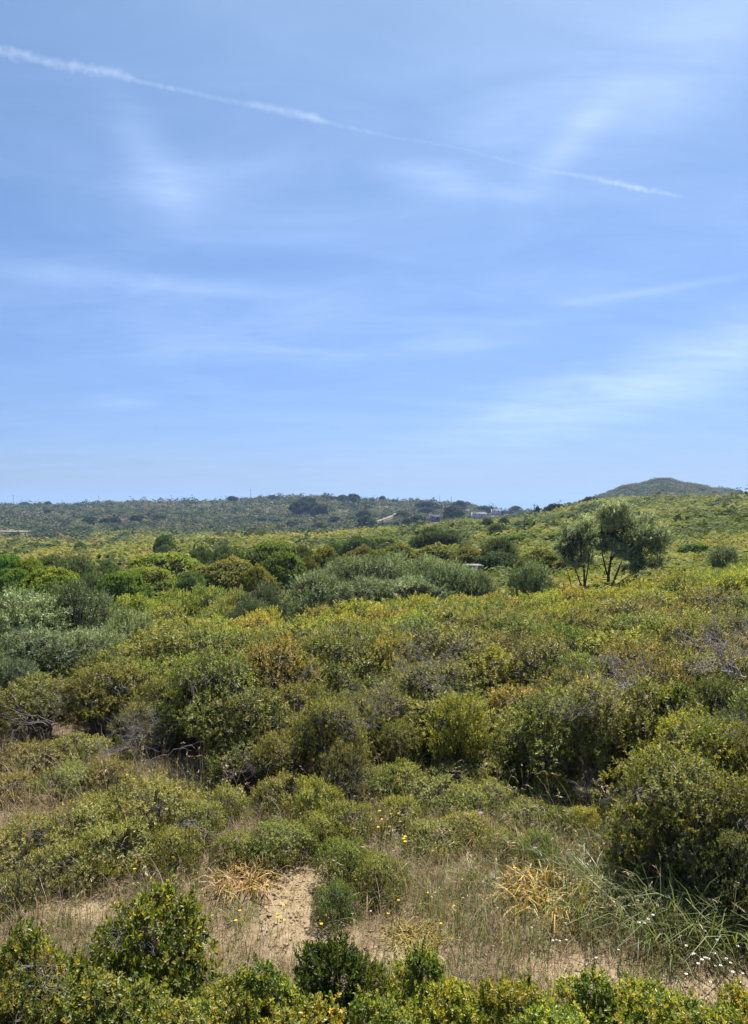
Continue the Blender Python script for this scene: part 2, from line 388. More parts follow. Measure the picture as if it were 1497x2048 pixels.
# blue ridge far behind the conical hill
rx = np.linspace(1500, 3600, 60); ry = np.linspace(-600, 600, 12)
X, Y = np.meshgrid(rx, ry)
Z = (4 + .0235 * 4200) * np.clip(1.0 - ((Y) / 600) ** 2, 0, 1) * np.clip((X - 1500) / 520, 0, 1) ** .7 * (1 + .05 * np.sin(X * .013) + .03 * np.sin(X * .031)) - 30
i = np.arange(11)[:, None] * 60 + np.arange(59)[None]
rm = mesh('hills', np.stack([X.ravel(), Y.ravel() + 4200, Z.ravel()], 1), np.stack([i, i + 1, i + 61, i + 60], -1).reshape(-1, 4), mats=plain_mat('far_ridge', (.05, .07, .04), (.09, .10, .06), .01), smooth=True)
tag(put('hills', rm), 'blue wooded ridge far beyond the conical hill', 'hills', kind='structure')

# ------------------------------------------------------------------ plant kinds
VAR = {}
VAR['mastic'] = [shrub_mesh('mastic', 100 + i, .98, 1.5, 32, M['mastic'], M['bark'], 250, 9, .043, .022, .07, up=.05, th=(.5, 1.4), size=(.18, .31), rough=.2, flat=.75, tone=(.47, .17), bare=.07, hole=.25, twr=.0035) for i in range(6)]
VAR['heath'] = [shrub_mesh('heath', 130 + i, .95, 1.4, 13, M['mastic'], M['bark'], 170, 8, .042, .016, .10, tone=(.5, .2), bare=.3, hole=.5, twr=.003) for i in range(2)]
VAR['near'] = [shrub_mesh('near', 200 + i, .66, 1.15, 22, M['near'], M['bark'], 420, 9, .040, .024, .045, near=True, tone=(.5, .2), bare=.05, hole=.3, twr=.002, stemr=.014, up=.02, th=(.6, 1.45), size=(.24, .36), rough=.2, flat=.95) for i in range(4)]
VAR['narrow'] = [shrub_mesh('narrow', 230 + i, .6, 1.15, 20, M['near'], M['darkbark'], 380, 11, .050, .016, .055, near=True, tone=(.28, .14), bare=.03, hole=.25, twr=.0025, stemr=.018) for i in range(2)]
VAR['olive'] = [shrub_mesh('olive', 300 + i, 1.5, 2.4, 24, M['olive'], M['darkbark'], 110, 11, .085, .022, .17, tone=(.45, .2), bare=.03, hole=.35, twr=.006, th=(.4, 1.25), up=.08, rough=.2, size=(.22, .34)) for i in range(3)]
VAR['dome'] = [shrub_mesh('dome', 400 + i, 3.2, 4.6, 26, M['dome'], M['darkbark'], 46, 9, .13, .09, .16, up=.05, th=(.6, 1.5), tone=(.5, .14), bare=0, hole=.05, twr=.012, size=(.26, .40), rough=.05, stemr=.09) for i in range(4)]
VAR['ragged'] = [shrub_mesh('ragged', 430 + i, 2.6, 3.6, 26, M['dome'], M['darkbark'], 50, 9, .13, .065, .2, up=.05, size=(.24, .36), tone=(.4, .18), bare=.02, hole=.4, twr=.012, rough=.11, stemr=.07) for i in range(3)]
VAR['cistus'] = [shrub_mesh('cistus', 500 + i, .62, .62, 20, M['cistus'], M['bark'], 620, 8, .024, .014, .035, up=.0, th=(.6, 1.5), size=(.22, .34), rough=.16, tone=(.48, .2), bare=.06, hole=.3, twr=.002, stemr=.01) for i in range(3)]
VAR['fartree'] = [shrub_mesh('fartree', 600 + i, 2.6, 5.0, 9, M['hill'], M['darkbark'], 5, 7, .7, .4, .5, tone=(.12, .1), bare=0, hole=.1, twr=.03, stemr=.12, flat=.8, size=(.35, .5)) for i in range(3)]
SIZE = {'mastic': (.98, 1.5), 'heath': (.95, 1.4), 'near': (.66, 1.15), 'narrow': (.6, 1.15), 'olive': (1.5, 2.4), 'dome': (3.2, 4.6), 'ragged': (2.6, 3.6), 'cistus': (.62, .62), 'fartree': (2.6, 5.0)}

OCC = []   # where shrubs stand: x, y, radius
def shrub(kind, name, label, cat, px, pytop, d, wpx, color=(1, 1, 1), group=None, sc_max=2.2, variant=None):
    """a shrub whose crown top stands at this height and distance, rooted in the ground below it"""
    x = (px - HX) / F * d; zt = EYE - (pytop - HY) / F * d; gz_ = h1(x, d)
    Rr, H = SIZE[kind]; hh = max(zt - gz_, .25 * H)
    s = wpx / F * d / 2 / Rr * (1.15 if kind in ('dome', 'ragged', 'olive') else 1.0)
    s = max(s, .62 * hh / H)
    v = VAR[kind][variant if variant is not None else random.randrange(len(VAR[kind]))]
    OCC.append((x, d, s * Rr))
    return thing(name, label, cat, [('crown', v[0]), ('stem', v[1])], (x, d, gz_), random.random() * 6.28, (s, s, hh / H), group, color)

# ---- foreground hedge at the foot of the view
G = 'shrubs along the foot of the view'
for a in [
 ('near', 300, 1785, 5.0, 285, (.95, .9, .72), 'rounded glossy green shrub with grey twigs showing, on the pinkish dry grass'),
 ('near', 60, 1845, 4.75, 220, (1.0, 1.0, .8), 'bright green leafy shrub cut by the left edge beside the dry grass'),
 ('near', 190, 1950, 4.15, 290, (.85, .85, .75), 'twiggy green shrub in front of the rounded glossy one'),
 ('near', 10, 1965, 4.0, 220, (.75, .76, .8), 'dull green shrub full of grey twigs in the bottom left corner'),
 ('near', 345, 2005, 3.8, 260, (1.0, .98, .9), 'pale grey-green low shrub between the bottom left twigs and the yellow-green shrub'),
 ('near', 440, 1962, 4.3, 190, (.95, .95, .9), 'small olive shrub left of the yellow-green leafy one'),
 ('near', 530, 1935, 4.4, 230, (1.15, 1.1, .9), 'yellow-green leafy shrub left of the dark narrow-leaved one'),
 ('narrow', 665, 1888, 4.75, 235, (.58, .6, .62), 'dark green narrow-leaved shrub, the darkest at the foot of the view'),
 ('near', 830, 1905, 4.6, 190, (1.0, 1.05, .8), 'leafy green shrub just right of the dark narrow-leaved one'),
 ('near', 900, 1965, 4.2, 220, (1.15, 1.2, .7), 'vivid lime-green low shrub before the yellowing strap leaves'),
 ('near', 1030, 1965, 4.2, 220, (1.1, 1.1, .85), 'green shrub below the reddish dry grass'),
 ('near', 1170, 1955, 4.3, 240, (1.15, 1.12, .85), 'broad yellow-green shrub below the sparse dry grass'),
 ('near', 1300, 1968, 4.25, 220, (1.2, 1.15, .85), 'yellowish shrub with orange leaves below the patch of bare soil'),
 ('near', 600, 2025, 3.7, 260, (1.25, 1.0, .8), 'shrub with orange-red young leaves at the very bottom'),
 ('near', 770, 2010, 3.8, 220, (.9, 1.0, .95), 'deep green leafy shrub at the very bottom, under the dark narrow-leaved one'),
 ('near', 1110, 2020, 3.75, 260, (1.15, 1.15, .8), 'lime-green low shrub at the very bottom, right of centre'),
 ('near', 1395, 2005, 3.9, 240, (1.1, 1.1, .85), 'green and yellow low shrub near the bottom right corner'),
 ('near', 1490, 1995, 4.1, 100, (1.25, 1.1, .8), 'small orange-tinged shrub in the bottom right corner')]:
    shrub(a[0], 'leafy_shrub', a[6], 'shrub', *a[1:5], color=a[5], group=G)

# ---- low shrubs round the bare path
G = 'low small-leaved shrubs round the bare path'
for a in [
 ('cistus', 300, 1548, 8.9, 230, (.95, .95, .8), 'broad low olive shrub over a dark hollow, left of the path'),
 ('cistus', 175, 1590, 8.7, 190, (1.0, 1.0, .85), 'low dull green shrub with yellow flowers at its left'),
 ('cistus', 50, 1635, 8.2, 210, (1.0, .95, .9), 'low greyish shrub cut by the left edge above the dark bare twigs'),
 ('cistus', 235, 1640, 8.1, 190, (.95, .95, .75), 'olive shrub in front of the broad low one, overhanging a dark gap'),
 ('cistus', 115, 1690, 7.75, 170, (.9, .9, .75), 'low olive shrub right above the pinkish dry grass'),
 ('cistus', 395, 1600, 8.7, 130, (.85, .95, .75), 'small green shrub between the broad olive one and the path'),
 ('cistus', 470, 1660, 8.2, 110, (.9, 1.0, .7), 'small green shrub directly behind the withered straw-coloured leaves'),
 ('cistus', 560, 1640, 8.3, 150, (.75, .9, .65), 'dark green low shrub at the head of the sandy path'),
 ('cistus', 630, 1548, 9.3, 120, (1.25, 1.2, .85), 'pale yellowish heathery shrub at the head of the path'),
 ('cistus', 560, 1545, 9.6, 120, (1.0, .9, .9), 'greyish low shrub beside the pale heathery one'),
 ('cistus', 690, 1672, 7.8, 130, (.75, .9, .6), 'dense green low shrub on the right border of the sandy path'),
 ('cistus', 760, 1705, 7.5, 120, (.85, .95, .7), 'green low shrub in front of the tall orange-yellow flowers'),
 ('cistus', 670, 1760, 7.1, 70, (.6, .75, .6), 'tiny dark shrub standing out on the sandy path'),
 ('cistus', 830, 1482, 11.3, 130, (.85, 1.05, .7), 'fresh green herb clump in front of the thicket gap'),
 ('cistus', 925, 1500, 10.8, 130, (.85, 1.05, 1.1), 'grey-green herb clump among tall dry stalks'),
 ('cistus', 870, 1555, 9.9, 140, (.95, 1.05, .85), 'green herb clump below the grey-green one'),
 ('cistus', 985, 1560, 9.8, 110, (.9, 1.0, .7), 'low green clump under the tall grass with a purple flower'),
 ('cistus', 1060, 1600, 9.2, 120, (.8, .85, .65), 'low dark olive clump beside the slender grey-stemmed sapling'),
 ('cistus', 1172, 1612, 8.9, 70, (1.5, 1.35, .6), 'small upright yellow-green shrub before the shaded right-hand bush'),
 ('cistus', 1010, 1660, 8.4, 100, (.9, .9, .65), 'low clump in dry grass above the yellow withering leaves'),
 ('cistus', 60, 1480, 11.2, 150, (.9, .85, .8), 'brownish low shrub in the dry grass at the left edge'),
 ('cistus', 150, 1462, 11.6, 140, (.95, 1.0, .85), 'dull green low shrub behind the dry grass on the left'),
 ('cistus', 20, 1545, 10.0, 120, (.95, .86, .82), 'rusty dry low shrub cut by the left edge'),
 ('cistus', 130, 1525, 10.2, 130, (.85, .95, .9), 'greyish green low shrub with pale seed heads in the dry grass'),
 ('cistus', 215, 1515, 10.4, 120, (.98, .8, .78), 'reddish low shrub below the half-dry domed one'),
 ('cistus', 1110, 1535, 10.0, 120, (.9, .95, .75), 'low olive clump left of the foot of the sapling'),
 ('cistus', 760, 1530, 10.2, 120, (.9, .95, .75), 'low olive clump at the right end of the dark hollow'),
 ('cistus', 940, 1570, 9.6, 120, (.95, 1.0, .7), 'low yellowish-green clump among tall grass stalks'),
 ('cistus', 870, 1640, 8.7, 130, (.95, .95, .75), 'low dry clump beside the orange-yellow flowers'),
 ('cistus', 700, 1600, 8.8, 130, (.85, .9, .7), 'olive low shrub just left of the orange-yellow flowers'),
 ('cistus', 450, 1570, 9.4, 110, (.9, .95, .7), 'small olive shrub under the dark twigs of the hollow'),
 ('cistus', 1080, 1660, 8.3, 90, (.8, 1.0, .65), 'green low clump behind the golden withering leaves'),
 ('cistus', 800, 1520, 10.2, 110, (1.15, 1.15, .8), 'light green herb clump at the head of the dry stalks'),
 ('cistus', 900, 1525, 10.3, 120, (1.1, 1.15, 1.05), 'pale grey-green herb clump in the middle of the dry stalks'),
 ('cistus', 985, 1510, 10.4, 110, (1.1, 1.1, .75), 'light olive herb clump left of the sapling'),
 ('cistus', 800, 1590, 9.2, 100, (1.05, 1.1, .75), 'light green herb clump behind the orange-yellow flowers'),
 ('cistus', 930, 1620, 8.9, 110, (1.1, 1.05, .7), 'yellowish herb clump left of the purple thistle'),
 ('cistus', 1130, 1610, 8.9, 90, (.9, 1.0, .7), 'green clump at the left border of the right-hand shade'),
 ('cistus', 640, 1620, 8.6, 110, (1.0, 1.05, .7), 'olive clump right of the head of the path'),
 ('cistus', 350, 1650, 8.1, 120, (1.05, 1.0, .75), 'dry olive clump left of the straw-coloured leaves'),
 ('cistus', 20, 1740, 7.3, 100, (.9, .9, .8), 'small greyish shrub at the left edge behind the bright green one')]:
    shrub(a[0], 'low_shrub', a[6], 'shrub', *a[1:5], color=a[5], group=G)

# ---- single shrubs of the near thicket that stand out
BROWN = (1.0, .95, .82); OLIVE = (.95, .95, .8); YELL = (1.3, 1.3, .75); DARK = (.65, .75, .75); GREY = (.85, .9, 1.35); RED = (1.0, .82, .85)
G = 'shrubs standing out of the thicket'
for a in [
 ('mastic', 1345, 1498, 7.9, 310, OLIVE, 'big olive-topped bush shading the tall arching grass'),
 ('mastic', 1475, 1548, 7.5, 230, OLIVE, 'olive bush cut by the right edge above the arching grass'),
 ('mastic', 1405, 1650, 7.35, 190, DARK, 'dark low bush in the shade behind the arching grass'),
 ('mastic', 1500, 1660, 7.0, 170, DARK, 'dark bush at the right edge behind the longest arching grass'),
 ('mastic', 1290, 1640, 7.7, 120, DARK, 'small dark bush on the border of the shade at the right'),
 ('mastic', 560, 1462, 10.3, 140, BROWN, 'golden-olive bush over the left side of the dark hollow'),
 ('heath', 690, 1475, 10.0, 130, (.95, .9, .85), 'low grey twiggy bush over the right side of the dark hollow'),
 ('mastic', 800, 1440, 11.0, 110, OLIVE, 'olive bush between the twiggy bush and the herb clumps'),
 ('mastic', 1040, 1450, 10.6, 140, OLIVE, 'olive bush between the small round bush and the sapling'),
 ('mastic', 1395, 1420, 9.5, 250, YELL, 'rounded yellow-green bush behind the shading olive bush'),
 ('mastic', 1480, 1440, 9.3, 170, OLIVE, 'olive bush at the right edge beside the rounded yellow-green one'),
 ('near', 1370, 1368, 10.6, 130, (.9, 1.0, .8), 'bright green bush with red tips right of the dead branches'),
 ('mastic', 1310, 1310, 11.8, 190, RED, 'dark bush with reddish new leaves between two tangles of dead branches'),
 ('mastic', 1430, 1345, 11.4, 160, DARK, 'dark green bush under the right tangle of dead branches'),
 ('mastic', 70, 1348, 12.7, 200, OLIVE, 'olive bush in front of the silvery ones at the left edge'),
 ('mastic', 205, 1325, 12.9, 190, BROWN, 'golden-olive bush in front of the right end of the silvery clump'),
 ('mastic', 330, 1345, 12.4, 150, OLIVE, 'olive bush directly behind the half-dry domed shrub'),
 ('mastic', 915, 1383, 10.9, 95, YELL, 'small round yellow-green bush standing in front of dark hollows'),
 ('heath', 290, 1395, 11.8, 175, (.95, .95, 1.0), 'greyish half-dry domed shrub above the reddish dry grass'),
 ('mastic', 1480, 1215, 14.5, 90, GREY, 'greyish twiggy bush at the right edge beside the dead branches'),
 ('mastic', 690, 1375, 11.5, 150, OLIVE, 'olive bush right of the broad golden-olive one'),
 ('mastic', 655, 1388, 10.6, 170, BROWN, 'golden-olive bush in front of the two at the top of the dark hollow'),
 ('mastic', 600, 1358, 11.8, 180, BROWN, 'broad golden-olive bush overhanging the dark hollow at the head of the path'),
 ('mastic', 500, 1470, 10.6, 180, OLIVE, 'olive bush left of the dark hollow at the head of the path'),
 ('heath', 720, 1415, 11.3, 140, (.9, .85, .8), 'leafless grey-brown twiggy bush right of the golden-olive one')]:
    shrub(a[0], 'mastic_shrub' if a[0] != 'heath' else 'twiggy_shrub', a[6], 'shrub', *a[1:5], color=a[5], group=G)

# slender sapling with a bare grey stem
lob = np.array([(0, 0, 1.42, .26), (-.22, .05, 1.22, .24), (.24, 0, 1.18, .25), (.38, .1, .95, .22), (-.3, 0, .98, .2), (.1, -.1, 1.0, .22), (.3, -.05, .72, .17)])
cm, st = shrub_mesh('sapling', 41, .6, 1.6, 7, M['mastic'], M['bark'], 230, 8, .05, .022, .09, lobes=lob, base=[(0, 0, -.1)], tone=(.5, .18), stemr=.035, hole=.4, bare=.1)
x, y = (1188 - HX) / F * 10.0, 10.0
thing('sapling', 'slender sapling with a bare grey stem and olive crown left of the shading bush', 'sapling', [('crown', cm), ('stem', st)], (x, y, h1(x, y)), .4, (1, 1, 1.03))
OCC.append((x, y, .45))

# ---- silvery wild olives at the left, and the big mass in the middle
for a in [
 (35, 1162, 17.2, 230, (1.25, 1.27, 1.2), 'pale silvery bush cut by the left edge of the view'),
 (150, 1150, 17.8, 180, (.66, .7, .7), 'tall dark silvery bush, the darkest of the left clump'),
 (250, 1205, 16.8, 130, (1.25, 1.28, 1.15), 'small silvery bush at the right end of the left clump'),
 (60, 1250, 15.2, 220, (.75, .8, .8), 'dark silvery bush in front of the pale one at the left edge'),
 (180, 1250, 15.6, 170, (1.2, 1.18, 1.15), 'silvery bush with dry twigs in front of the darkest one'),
 (10, 1310, 13.8, 150, (.6, .65, .65), 'dark silvery bush low at the left edge')]:
    shrub('olive', 'wild_olive_bush', a[5], 'bush', *a[:4], color=a[4], group='silvery bushes left of the thicket')
for a in [
 (640, 1135, 37.5, 130, (.95, 1.0, .95), 'silvery bush, the leftmost of the large grey-green clump'),
 (700, 1108, 39.5, 130, (.85, .9, .85), 'silvery bush behind the leftmost of the large clump'),
 (775, 1103, 39.0, 140, (1, 1.05, 1), 'silvery bush at the top of the large grey-green clump'),
 (850, 1106, 38.5, 140, (1.05, 1.1, 1), 'pale silvery bush right of the top of the large clump'),
 (730, 1145, 37.0, 150, (.9, .95, .9), 'silvery bush in the front of the large clump above the yellow crest'),
 (905, 1118, 37.5, 130, (1.0, 1.05, 1), 'silvery bush in the large clump left of the pale flat roof'),
 (965, 1136, 36.5, 90, (1.0, 1.05, 1), 'low silvery bush at the right end of the large clump'),
 (830, 1148, 36.5, 170, (1.0, 1.05, .95), 'wide silvery bush in the right front of the large clump')]:
    shrub('olive', 'wild_olive_bush', a[5], 'bush', *a[:4], color=a[4], group='large grey-green clump beyond the yellow crest')
for a in [
 (1066, 1116, 34.0, 95, (.85, .95, .85), 'silvery bush left of the olive tree'),
 (1448, 1087, 39.0, 65, (.9, .95, .95), 'silvery bush on the right slope behind the yellow crest'),
 (532, 1158, 25.0, 75, (.5, .52, .55), 'dark twiggy grey bush between the green shrubs and the large clump'),
 (500, 1190, 23.0, 70, (.6, .62, .62), 'small dark grey bush beside the pale green shrubs')]:
    shrub('olive', 'grey_bush', a[5], 'bush', *a[:4], color=a[4])
# green shrubs beyond the left crest
for a in [
 (270, 1183, 27.5, 130, (1.3, 1.45, .7), 'bright yellow-green shrub just beyond the left silvery bushes'),
 (355, 1176, 28.5, 120, (1.2, 1.35, .75), 'bright green shrub beside the yellow-green one beyond the crest'),
 (415, 1166, 29.0, 100, (1.2, 1.4, 1.1), 'pale green shrub, the topmost of those beyond the crest'),
 (470, 1170, 28.0, 90, (1.25, 1.35, 1.3), 'pale greyish-green shrub left of the dark twiggy bush'),
 (330, 1205, 25.0, 150, (1.15, 1.2, .8), 'low green shrub in front of the bright ones beyond the crest'),
 (440, 1205, 24.0, 130, (1.1, 1.15, .9), 'low olive-green shrub in front of the palest ones')]:
    shrub('mastic', 'green_shrub', a[5], 'shrub', *a[:4], color=a[4], group='green shrubs beyond the left crest')

# ---- trees and tall bushes of the dip in front of the far hill
G = 'tall bushes and low trees of the dip'
YG = (1.15, 1.15, .8); GOLD = (1.05, .9, .75); GRN = (.75, .98, .62); GR = (.75, .8, 1.5); DK = (.5, .62, .75); BR = (.95, .75, .9)
for a in [
 ('dome', 322, 1098, 63, 165, YG, 'broad domed yellow-green tree, the largest on the left'),
 ('dome', 300, 1127, 57, 110, YG, 'low yellow-green dome in front of the largest one'),
 ('dome', 245, 1135, 48, 100, GRN, 'vivid dark green bush below the large yellow-green dome'),
 ('dome', 105, 1128, 52, 115, (1.15, 1.2, .5), 'flat yellow-green bush behind the left silvery bushes'),
 ('ragged', 95, 1106, 66, 90, GR, 'grey-blue bush behind the flat yellow-green one'),
 ('ragged', 155, 1105, 66, 80, GR, 'grey-blue bush left of the large yellow-green dome'),
 ('ragged', 210, 1116, 61, 75, (.7, .75, 1.2), 'dusky grey bush touching the large yellow-green dome'),
 ('ragged', 182, 1140, 50, 60, GR, 'small grey bush left of the vivid green one'),
 ('dome', 15, 1100, 62, 70, (.7, 1.1, .8), 'green bush cut by the left edge in the dip'),
 ('dome', 25, 1130, 52, 80, (.8, 1.05, .6), 'green bush at the left edge above the silvery bushes'),
 ('ragged', 382, 1138, 51, 55, (.8, .95, 1.6), 'small round grey bush right of the large dome'),
 ('dome', 465, 1113, 55, 150, GOLD, 'golden-brown domed tree with a dark underside'),
 ('dome', 515, 1128, 50, 70, GOLD, 'small golden-brown bush right of the domed one'),
 ('dome', 545, 1074, 64, 130, (.8, .9, .7), 'tallest olive-green tree in the middle of the dip'),
 ('dome', 565, 1100, 58, 90, (.75, .85, .65), 'olive-green bush in front of the tallest tree'),
 ('ragged', 400, 1086, 78, 70, (.6, .7, 1.1), 'dark grey bush above the golden-brown tree, left half'),
 ('ragged', 450, 1085, 76, 80, (.6, .7, 1.1), 'dark grey bush above the golden-brown tree, right half'),
 ('ragged', 602, 1086, 73, 50, (.65, .65, 1.0), 'dusky purple-grey bush right of the tallest tree'),
 ('ragged', 612, 1108, 62, 60, BR, 'dull brown dying bush above the large silvery clump'),
 ('dome', 650, 1090, 70, 70, GOLD, 'golden-brown bush between the brown bush and the dark dome'),
 ('ragged', 715, 1067, 108, 75, (.5, .65, .7), 'dark green dome on the skyline of the dip'),
 ('ragged', 665, 1080, 112, 30, (.7, .9, 1.1), 'small grey-green bush left of the dark dome'),
 ('dome', 725, 1090, 85, 70, (.9, .75, .7), 'brownish bush in front of the dark dome'),
 ('ragged', 860, 1050, 118, 70, (.6, .72, .95), 'large dark grey-green bush in the yellow field, left part'),
 ('ragged', 902, 1056, 118, 55, (.55, .68, .8), 'dark grey-green bush in the yellow field, right part'),
 ('dome', 800, 1085, 80, 90, (.9, .8, .75), 'olive-brown bush right of the dark dome'),
 ('dome', 875, 1086, 80, 100, (.85, .85, .7), 'wide olive bush below the large dark grey-green one'),
 ('dome', 940, 1092, 74, 80, (.8, .75, .65), 'dark olive bush above the pale flat roof'),
 ('ragged', 1000, 1070, 74, 72, (.65, .72, 1.1), 'rounded grey bush between the olive tree and the dark olive bushes'),
 ('ragged', 1000, 1100, 66, 100, (.4, .45, .55), 'dark bush below the rounded grey one'),
 ('ragged', 997, 1046, 135, 40, (.55, .6, .95), 'dark round bush above the rounded grey one'),
 ('dome', 1043, 1065, 100, 55, (.85, 1.1, .6), 'vivid green bush left of the olive tree'),
 ('dome', 1085, 1092, 60, 90, (.95, .8, .6), 'golden olive bush behind the left stem of the olive tree'),
 ('dome', 1392, 1084, 60, 65, (.5, .8, .7), 'dark green bush on the right slope beside the silvery one'),
 ('ragged', 1356, 1066, 95, 42, (.5, .65, .9), 'dark bush right of the olive tree crown'),
 ('ragged', 1458, 1016, 130, 42, (.4, .5, .75), 'dark round bush alone high on the right slope'),
 ('ragged', 1345, 1135, 45, 60, (.9, .75, .6), 'small brownish bush at the right foot of the olive tree'),
 ('dome', 1440, 1050, 105, 50, (.8, .9, .7), 'olive bush halfway up the right slope'),
 ('ragged', 1345, 1050, 150, 35, (.7, .8, .9), 'grey-green bush on the slope above the dark bush'),
 ('ragged', 330, 1066, 140, 40, (.55, .7, 1.0), 'dark round bush in the yellow field on the left'),
 ('ragged', 329, 1086, 120, 28, (.7, .85, 1.2), 'small grey bush under the dark round one'),
 ('ragged', 160, 1083, 160, 16, (.5, .6, .6), 'tiny dark bush alone in the yellow field'),
 ('ragged', 1040, 1040, 170, 24, (.55, .65, .85), 'small dark bush on the yellow slope below the sea notch'),
 ('ragged', 1055, 1037, 175, 18, (.5, .6, .9), 'smaller dark bush beside the one below the sea notch'),
 ('ragged', 1100, 1034, 180, 32, (.6, .7, .8), 'low dark bush on the slope left of the olive tree crown'),
 ('ragged', 975, 1034, 190, 28, (.45, .55, .6), 'dark bush in front of the white house'),
 ('ragged', 1008, 1033, 200, 20, (.45, .5, .65), 'dark bush right of the white house'),
 ('ragged', 1299, 997, 270, 20, (.3, .42, .5), 'dark bush on the ridge below the conical hill'),
 ('ragged', 1420, 1062, 88, 40, (.5, .66, .75), 'dark bush halfway down the right slope above the silvery one'),
 ('ragged', 1380, 1062, 92, 34, (.55, .68, .9), 'bluish bush beside the dark one halfway down the right slope'),
 ('dome', 1475, 1072, 80, 60, (.75, .9, .65), 'green bush at the right edge halfway down the slope'),
 ('ragged', 1345, 1100, 62, 60, (.8, .75, .6), 'brown-green bush right behind the olive tree'),
 ('ragged', 1190, 1040, 120, 40, (.55, .65, .7), 'dark bush on the slope left behind the taller olive tree'),
 ('dome', 1120, 1062, 95, 60, (.85, .95, .6), 'olive bush on the slope left of the thin olive tree'),
 ('dome', 1150, 1110, 58, 90, (.8, .7, .55), 'brown bush under the thin olive tree'),
 ('ragged', 1405, 1015, 210, 30, (.7, .85, .7), 'low green bush high on the right slope'),
 ('dome', 770, 1070, 120, 60, (1.0, 1.05, .6), 'yellow-green bush right of the dark dome'),
 ('dome', 60, 1112, 62, 60, (.9, 1.1, .6), 'green bush between the left edge and the grey-blue ones'),
 ('dome', 690, 1110, 62, 80, (.8, .8, .6), 'olive-brown bush right behind the large silvery clump'),
 ('dome', 760, 1098, 70, 90, (.85, .8, .6), 'brown-green bush above the top of the large silvery clump'),
 ('ragged', 1270, 1030, 150, 30, (.6, .75, .7), 'green bush on the slope behind the olive tree crown')]:
    shrub(a[0], 'low_tree' if a[0] == 'dome' else 'tall_bush', a[6], 'tree' if a[0] == 'dome' else 'bush', *a[1:5], color=a[5], group=G)

# ---- the olive tree (two) right of centre
def px_tree(seed, d, px0, lobes_px, stems_px, bases, dens, name, label):
    k = d / F; x0 = (px0 - HX) * k; g = h1(x0, d)
    rng = np.random.default_rng(seed)
    L = np.array([((a - px0) * k, rng.normal(0, .55), EYE - (b - HY) * k - g, r * k * 1.1) for a, b, r in lobes_px])
    L = np.concatenate([np.stack([np.append(l[:3] + nrm(rng.normal(0, 1, 3)) * l[3] * .7, l[3] * rng.uniform(.5, .9)) for _ in range(5)]) for l in L])
    P, D, T = crown_tips(rng, L, dens, 4.0, .35, hole=.25, rough=.28, lowcut=0)
    V, Q, TT = leaves(rng, P, D, 11, .17, .10, .028, th=(.4, 1.2), up=.1, tone=np.clip(rng.normal(.45, .2, len(P)) + T, 0, 1))
    crown = mesh('olive_tree_crown', V, Q, tone=TT, mats=M['olive'])
    b = MB()
    for pts, r0 in stems_px:
        q = np.array([((a - px0) * k, dy, EYE - (c - HY) * k - g) for a, c, dy in pts])
        b.tube(q, np.linspace(r0, r0 * .35, len(q)), 7)
        tip = q[-1]
        for l in L:
            if np.linalg.norm(l[:3] - tip) < 1.5: b.tube(curve(rng, tip, l[:3], 5, .05), np.linspace(r0 * .35, .01, 5), 5)
    for l in L:
        sel = np.where(np.linalg.norm(P - l[:3], axis=1) < l[3] * 1.2)[0]
        for j in rng.choice(sel, min(6, len(sel)), replace=False): b.tube(curve(rng, l[:3] - np.array([0, 0, l[3] * .7]), P[j], 4, .06), np.linspace(.012, .004, 4), 3)
    thing('olive_tree', label, 'tree', [('crown', crown), ('trunk', b.build('olive_tree_trunk', M['darkbark']))], (x0, d, g), 0, color=(1.75, 1.7, 1.9))
px_tree(51, 35.0, 1217, [(1232, 1024, 20), (1208, 1040, 19), (1255, 1034, 19), (1228, 1056, 17), (1292, 1044, 18), (1308, 1072, 20), (1318, 1058, 13), (1242, 1012, 15), (1216, 1020, 14), (1280, 1068, 18), (1308, 1095, 16), (1270, 1098, 17), (1245, 1085, 14), (1292, 1142, 16), (1272, 1130, 12), (1300, 1120, 14), (1240, 1012, 16), (1250, 1110, 15), (1205, 1086, 15), (1275, 1115, 14), (1236, 1094, 13), (1262, 1135, 11)],
        [([(1216, 1185, 0), (1219, 1150, .1), (1226, 1105, .1), (1226, 1060, 0)], .085), ([(1220, 1185, 0), (1234, 1140, -.2), (1250, 1100, -.2), (1285, 1075, 0)], .055), ([(1222, 1182, .1), (1250, 1160, .2), (1285, 1140, .2)], .04), ([(1215, 1150, 0), (1208, 1110, .2), (1206, 1060, .2)], .045), ([(1224, 1120, 0), (1246, 1080, .1), (1250, 1045, .1)], .045)], None, 52, 'olive_tree', 'open-crowned olive tree with dark forked trunk, taller of the two')
px_tree(52, 35.6, 1170, [(1160, 1052, 19), (1132, 1066, 17), (1186, 1060, 17), (1118, 1090, 12), (1148, 1092, 14), (1178, 1094, 13), (1136, 1116, 10), (1165, 1075, 16), (1198, 1085, 12), (1182, 1118, 12), (1152, 1122, 11), (1128, 1108, 10)],
        [([(1170, 1180, 0), (1170, 1140, .1), (1163, 1100, .1), (1160, 1062, 0)], .06), ([(1166, 1180, 0), (1150, 1140, -.2), (1135, 1085, -.1)], .04), ([(1171, 1180, .1), (1180, 1130, .2), (1188, 1075, .2)], .04), ([(1145, 1180, 0), (1138, 1150, 0), (1125, 1105, .1)], .03)], None, 36, 'olive_tree', 'thin open olive tree left of the taller one')

